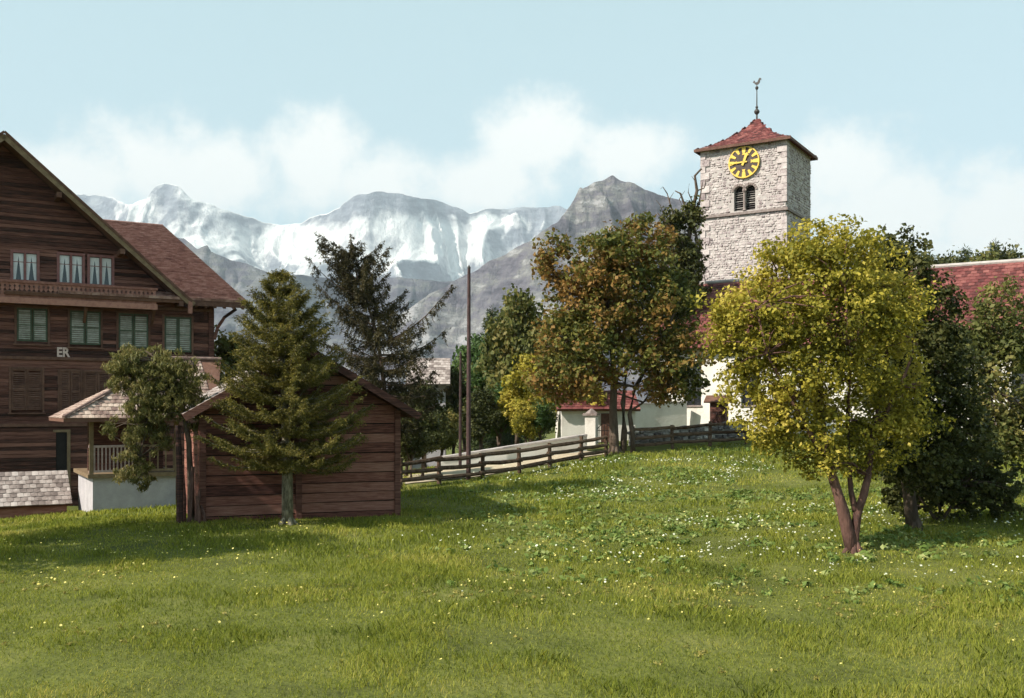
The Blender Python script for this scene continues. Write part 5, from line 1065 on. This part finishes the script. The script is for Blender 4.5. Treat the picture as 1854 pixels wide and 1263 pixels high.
def blades(x, y, h, w):
    n = len(x); z = ground_z(x, y) - 0.01; a = rng.uniform(0, 2 * np.pi, n); clump = fbm(x * 0.8, y * 0.8, 3, 77)
    hh_ = h * rng.uniform(0.45, 1.3, n) * (0.45 + 0.75 * sstep(0.38, 0.68, clump)); ln = hh_ * rng.uniform(0.2, 0.9, n); b_ = rng.uniform(0, 2 * np.pi, n)
    dx, dy = np.cos(a) * w, np.sin(a) * w; ox, oy = np.cos(b_) * ln, np.sin(b_) * ln
    p = np.stack([x, y, z], 1); s_ = np.stack([dx, dy, 0 * dx], 1); m_ = p + np.stack([ox * 0.35, oy * 0.35, hh_ * 0.65], 1); t_ = p + np.stack([ox, oy, hh_], 1)
    return np.stack([p - s_, p + s_, m_ + s_ * 0.7, t_, m_ - s_ * 0.7], 1)
G = []
for (x0, x1, y0, y1, dn_, h_, w_) in [(-10, 11, 6.5, 12, 1300, 0.085, 0.0036), (-13, 14.5, 12, 17, 850, 0.09, 0.005), (-17, 20, 17, 25, 400, 0.10, 0.008), (-22, 24, 25, 36, 150, 0.12, 0.014), (-6, 27, 36, 47, 80, 0.14, 0.02)]:
    x, y = field(x0, x1, y0, y1, dn_); G.append(blades(x, y, h_, w_))
quads('grass', np.concatenate(G), LM_grass, k=5, label='short green meadow grass across the whole foreground', kind='stuff')
def flowers(n, rngs, m_, name, lab, sz, thr, seed):
    x0, x1, y0, y1 = rngs; x = rng.uniform(x0, x1, n); y = rng.uniform(y0, y1, n); k_ = (fbm(x * 0.45, y * 0.45, 3, seed) > thr) & (rng.random(n) < sstep(x0, x0 + 6, x) * sstep(y0, y0 + 5, y)); x, y = x[k_], y[k_]; n = len(x); z = ground_z(x, y) + rng.uniform(0.05, 0.13, n)
    p = np.stack([x, y, z], 1); out_ = []; tl = unit(n) * 0.5 + np.array([0, -0.35, 1.0]); tl /= np.linalg.norm(tl, axis=1)[:, None]; t = np.cross(tl, unit(n)); t /= np.linalg.norm(t, axis=1)[:, None]; b_ = np.cross(tl, t); s_ = sz * rng.uniform(0.6, 1.4, n)[:, None] * (y[:, None] / 15) ** 0.5
    V_ = [p + (t * math.cos(a) + b_ * math.sin(a)) * s_ + (tl * 0.3 * s_ if i % 2 else -tl * 0 * s_) for i, a in enumerate([2 * math.pi * k2 / 6 for k2 in range(6)])]
    quads(name, np.stack(V_, 1), m_, k=6, label=lab, kind='stuff')
flowers(5200, (-3, 17, 12, 38), LM_flw, 'white_flower', 'small white flowers scattered over the grassy slope', 0.017, 0.56, 5)
flowers(1900, (-13, 12, 9, 24), LM_fly, 'yellow_flower', 'small yellow flowers scattered in the near meadow', 0.014, 0.52, 15)

def herbs(n, rngs, seed, thr, lm_, name, lab, rad, size, per):
    x0, x1, y0, y1 = rngs; x = rng.uniform(x0, x1, n); y = rng.uniform(y0, y1, n); k_ = (fbm(x * 0.5, y * 0.5, 3, seed) > thr) & (np.abs(x) < 0.66 * y + 1) & (rng.random(n) < sstep(x0, x0 + 7, x) * sstep(y0, y0 + 7, y))
    x, y = x[k_], y[k_]; x, y = x[(y < np.interp(x, [p.x for p in f1] + [f2[-1].x], [p.y - 0.3 for p in f1] + [f2[-1].y - 0.3]))], y[(y < np.interp(x, [p.x for p in f1] + [f2[-1].x], [p.y - 0.3 for p in f1] + [f2[-1].y - 0.3]))]
    C = np.stack([x, y, ground_z(x, y) + rad * 0.35], 1); quads(name, leaves(C, rad * rng.uniform(0.5, 1.3, len(x)), per, size, 0.7, 0.55), lm_, label=lab, kind='stuff')
LM_herb = leafmat('herb_leaf', [(0.0, (0.06, 0.11, 0.02)), (0.5, (0.17, 0.23, 0.05)), (0.85, (0.36, 0.38, 0.14)), (1.0, (0.6, 0.58, 0.36))], 0.35, 1.2)
LM_dry = leafmat('dry_leaf', [(0.0, (0.13, 0.12, 0.03)), (0.6, (0.3, 0.25, 0.06)), (1.0, (0.5, 0.43, 0.16))], 0.3, 1.2)
herbs(6500, (-3, 19, 12, 41), 51, 0.45, LM_herb, 'meadow_herb', 'leafy pale green herbs covering the slope below the wall', 0.13, 0.075, 13)
herbs(2600, (-12, 12, 7.5, 18), 91, 0.5, LM_dry, 'dry_herb', 'ochre dry tufts in the near meadow', 0.06, 0.028, 14)
# ------------------------------------------------------------------ haze: the air between here and the peaks
hz = MB(); hz.box((-15500, -400, -30), (15500, 13500, 2900)); hm = bpy.data.materials.new('haze'); hm.use_nodes = True; n = hm.node_tree; n.nodes.clear()
o_ = n.nodes.new('ShaderNodeOutputMaterial'); v_ = n.nodes.new('ShaderNodeVolumePrincipled'); v_.inputs['Color'].default_value = (0.8, 0.9, 1.0, 1); v_.inputs['Density'].default_value = 0.000066; v_.inputs['Anisotropy'].default_value = 0.0
n.links.new(v_.outputs[0], o_.inputs['Volume']); hz.build('haze', hm, kind='stuff', label='thin blue mountain air')
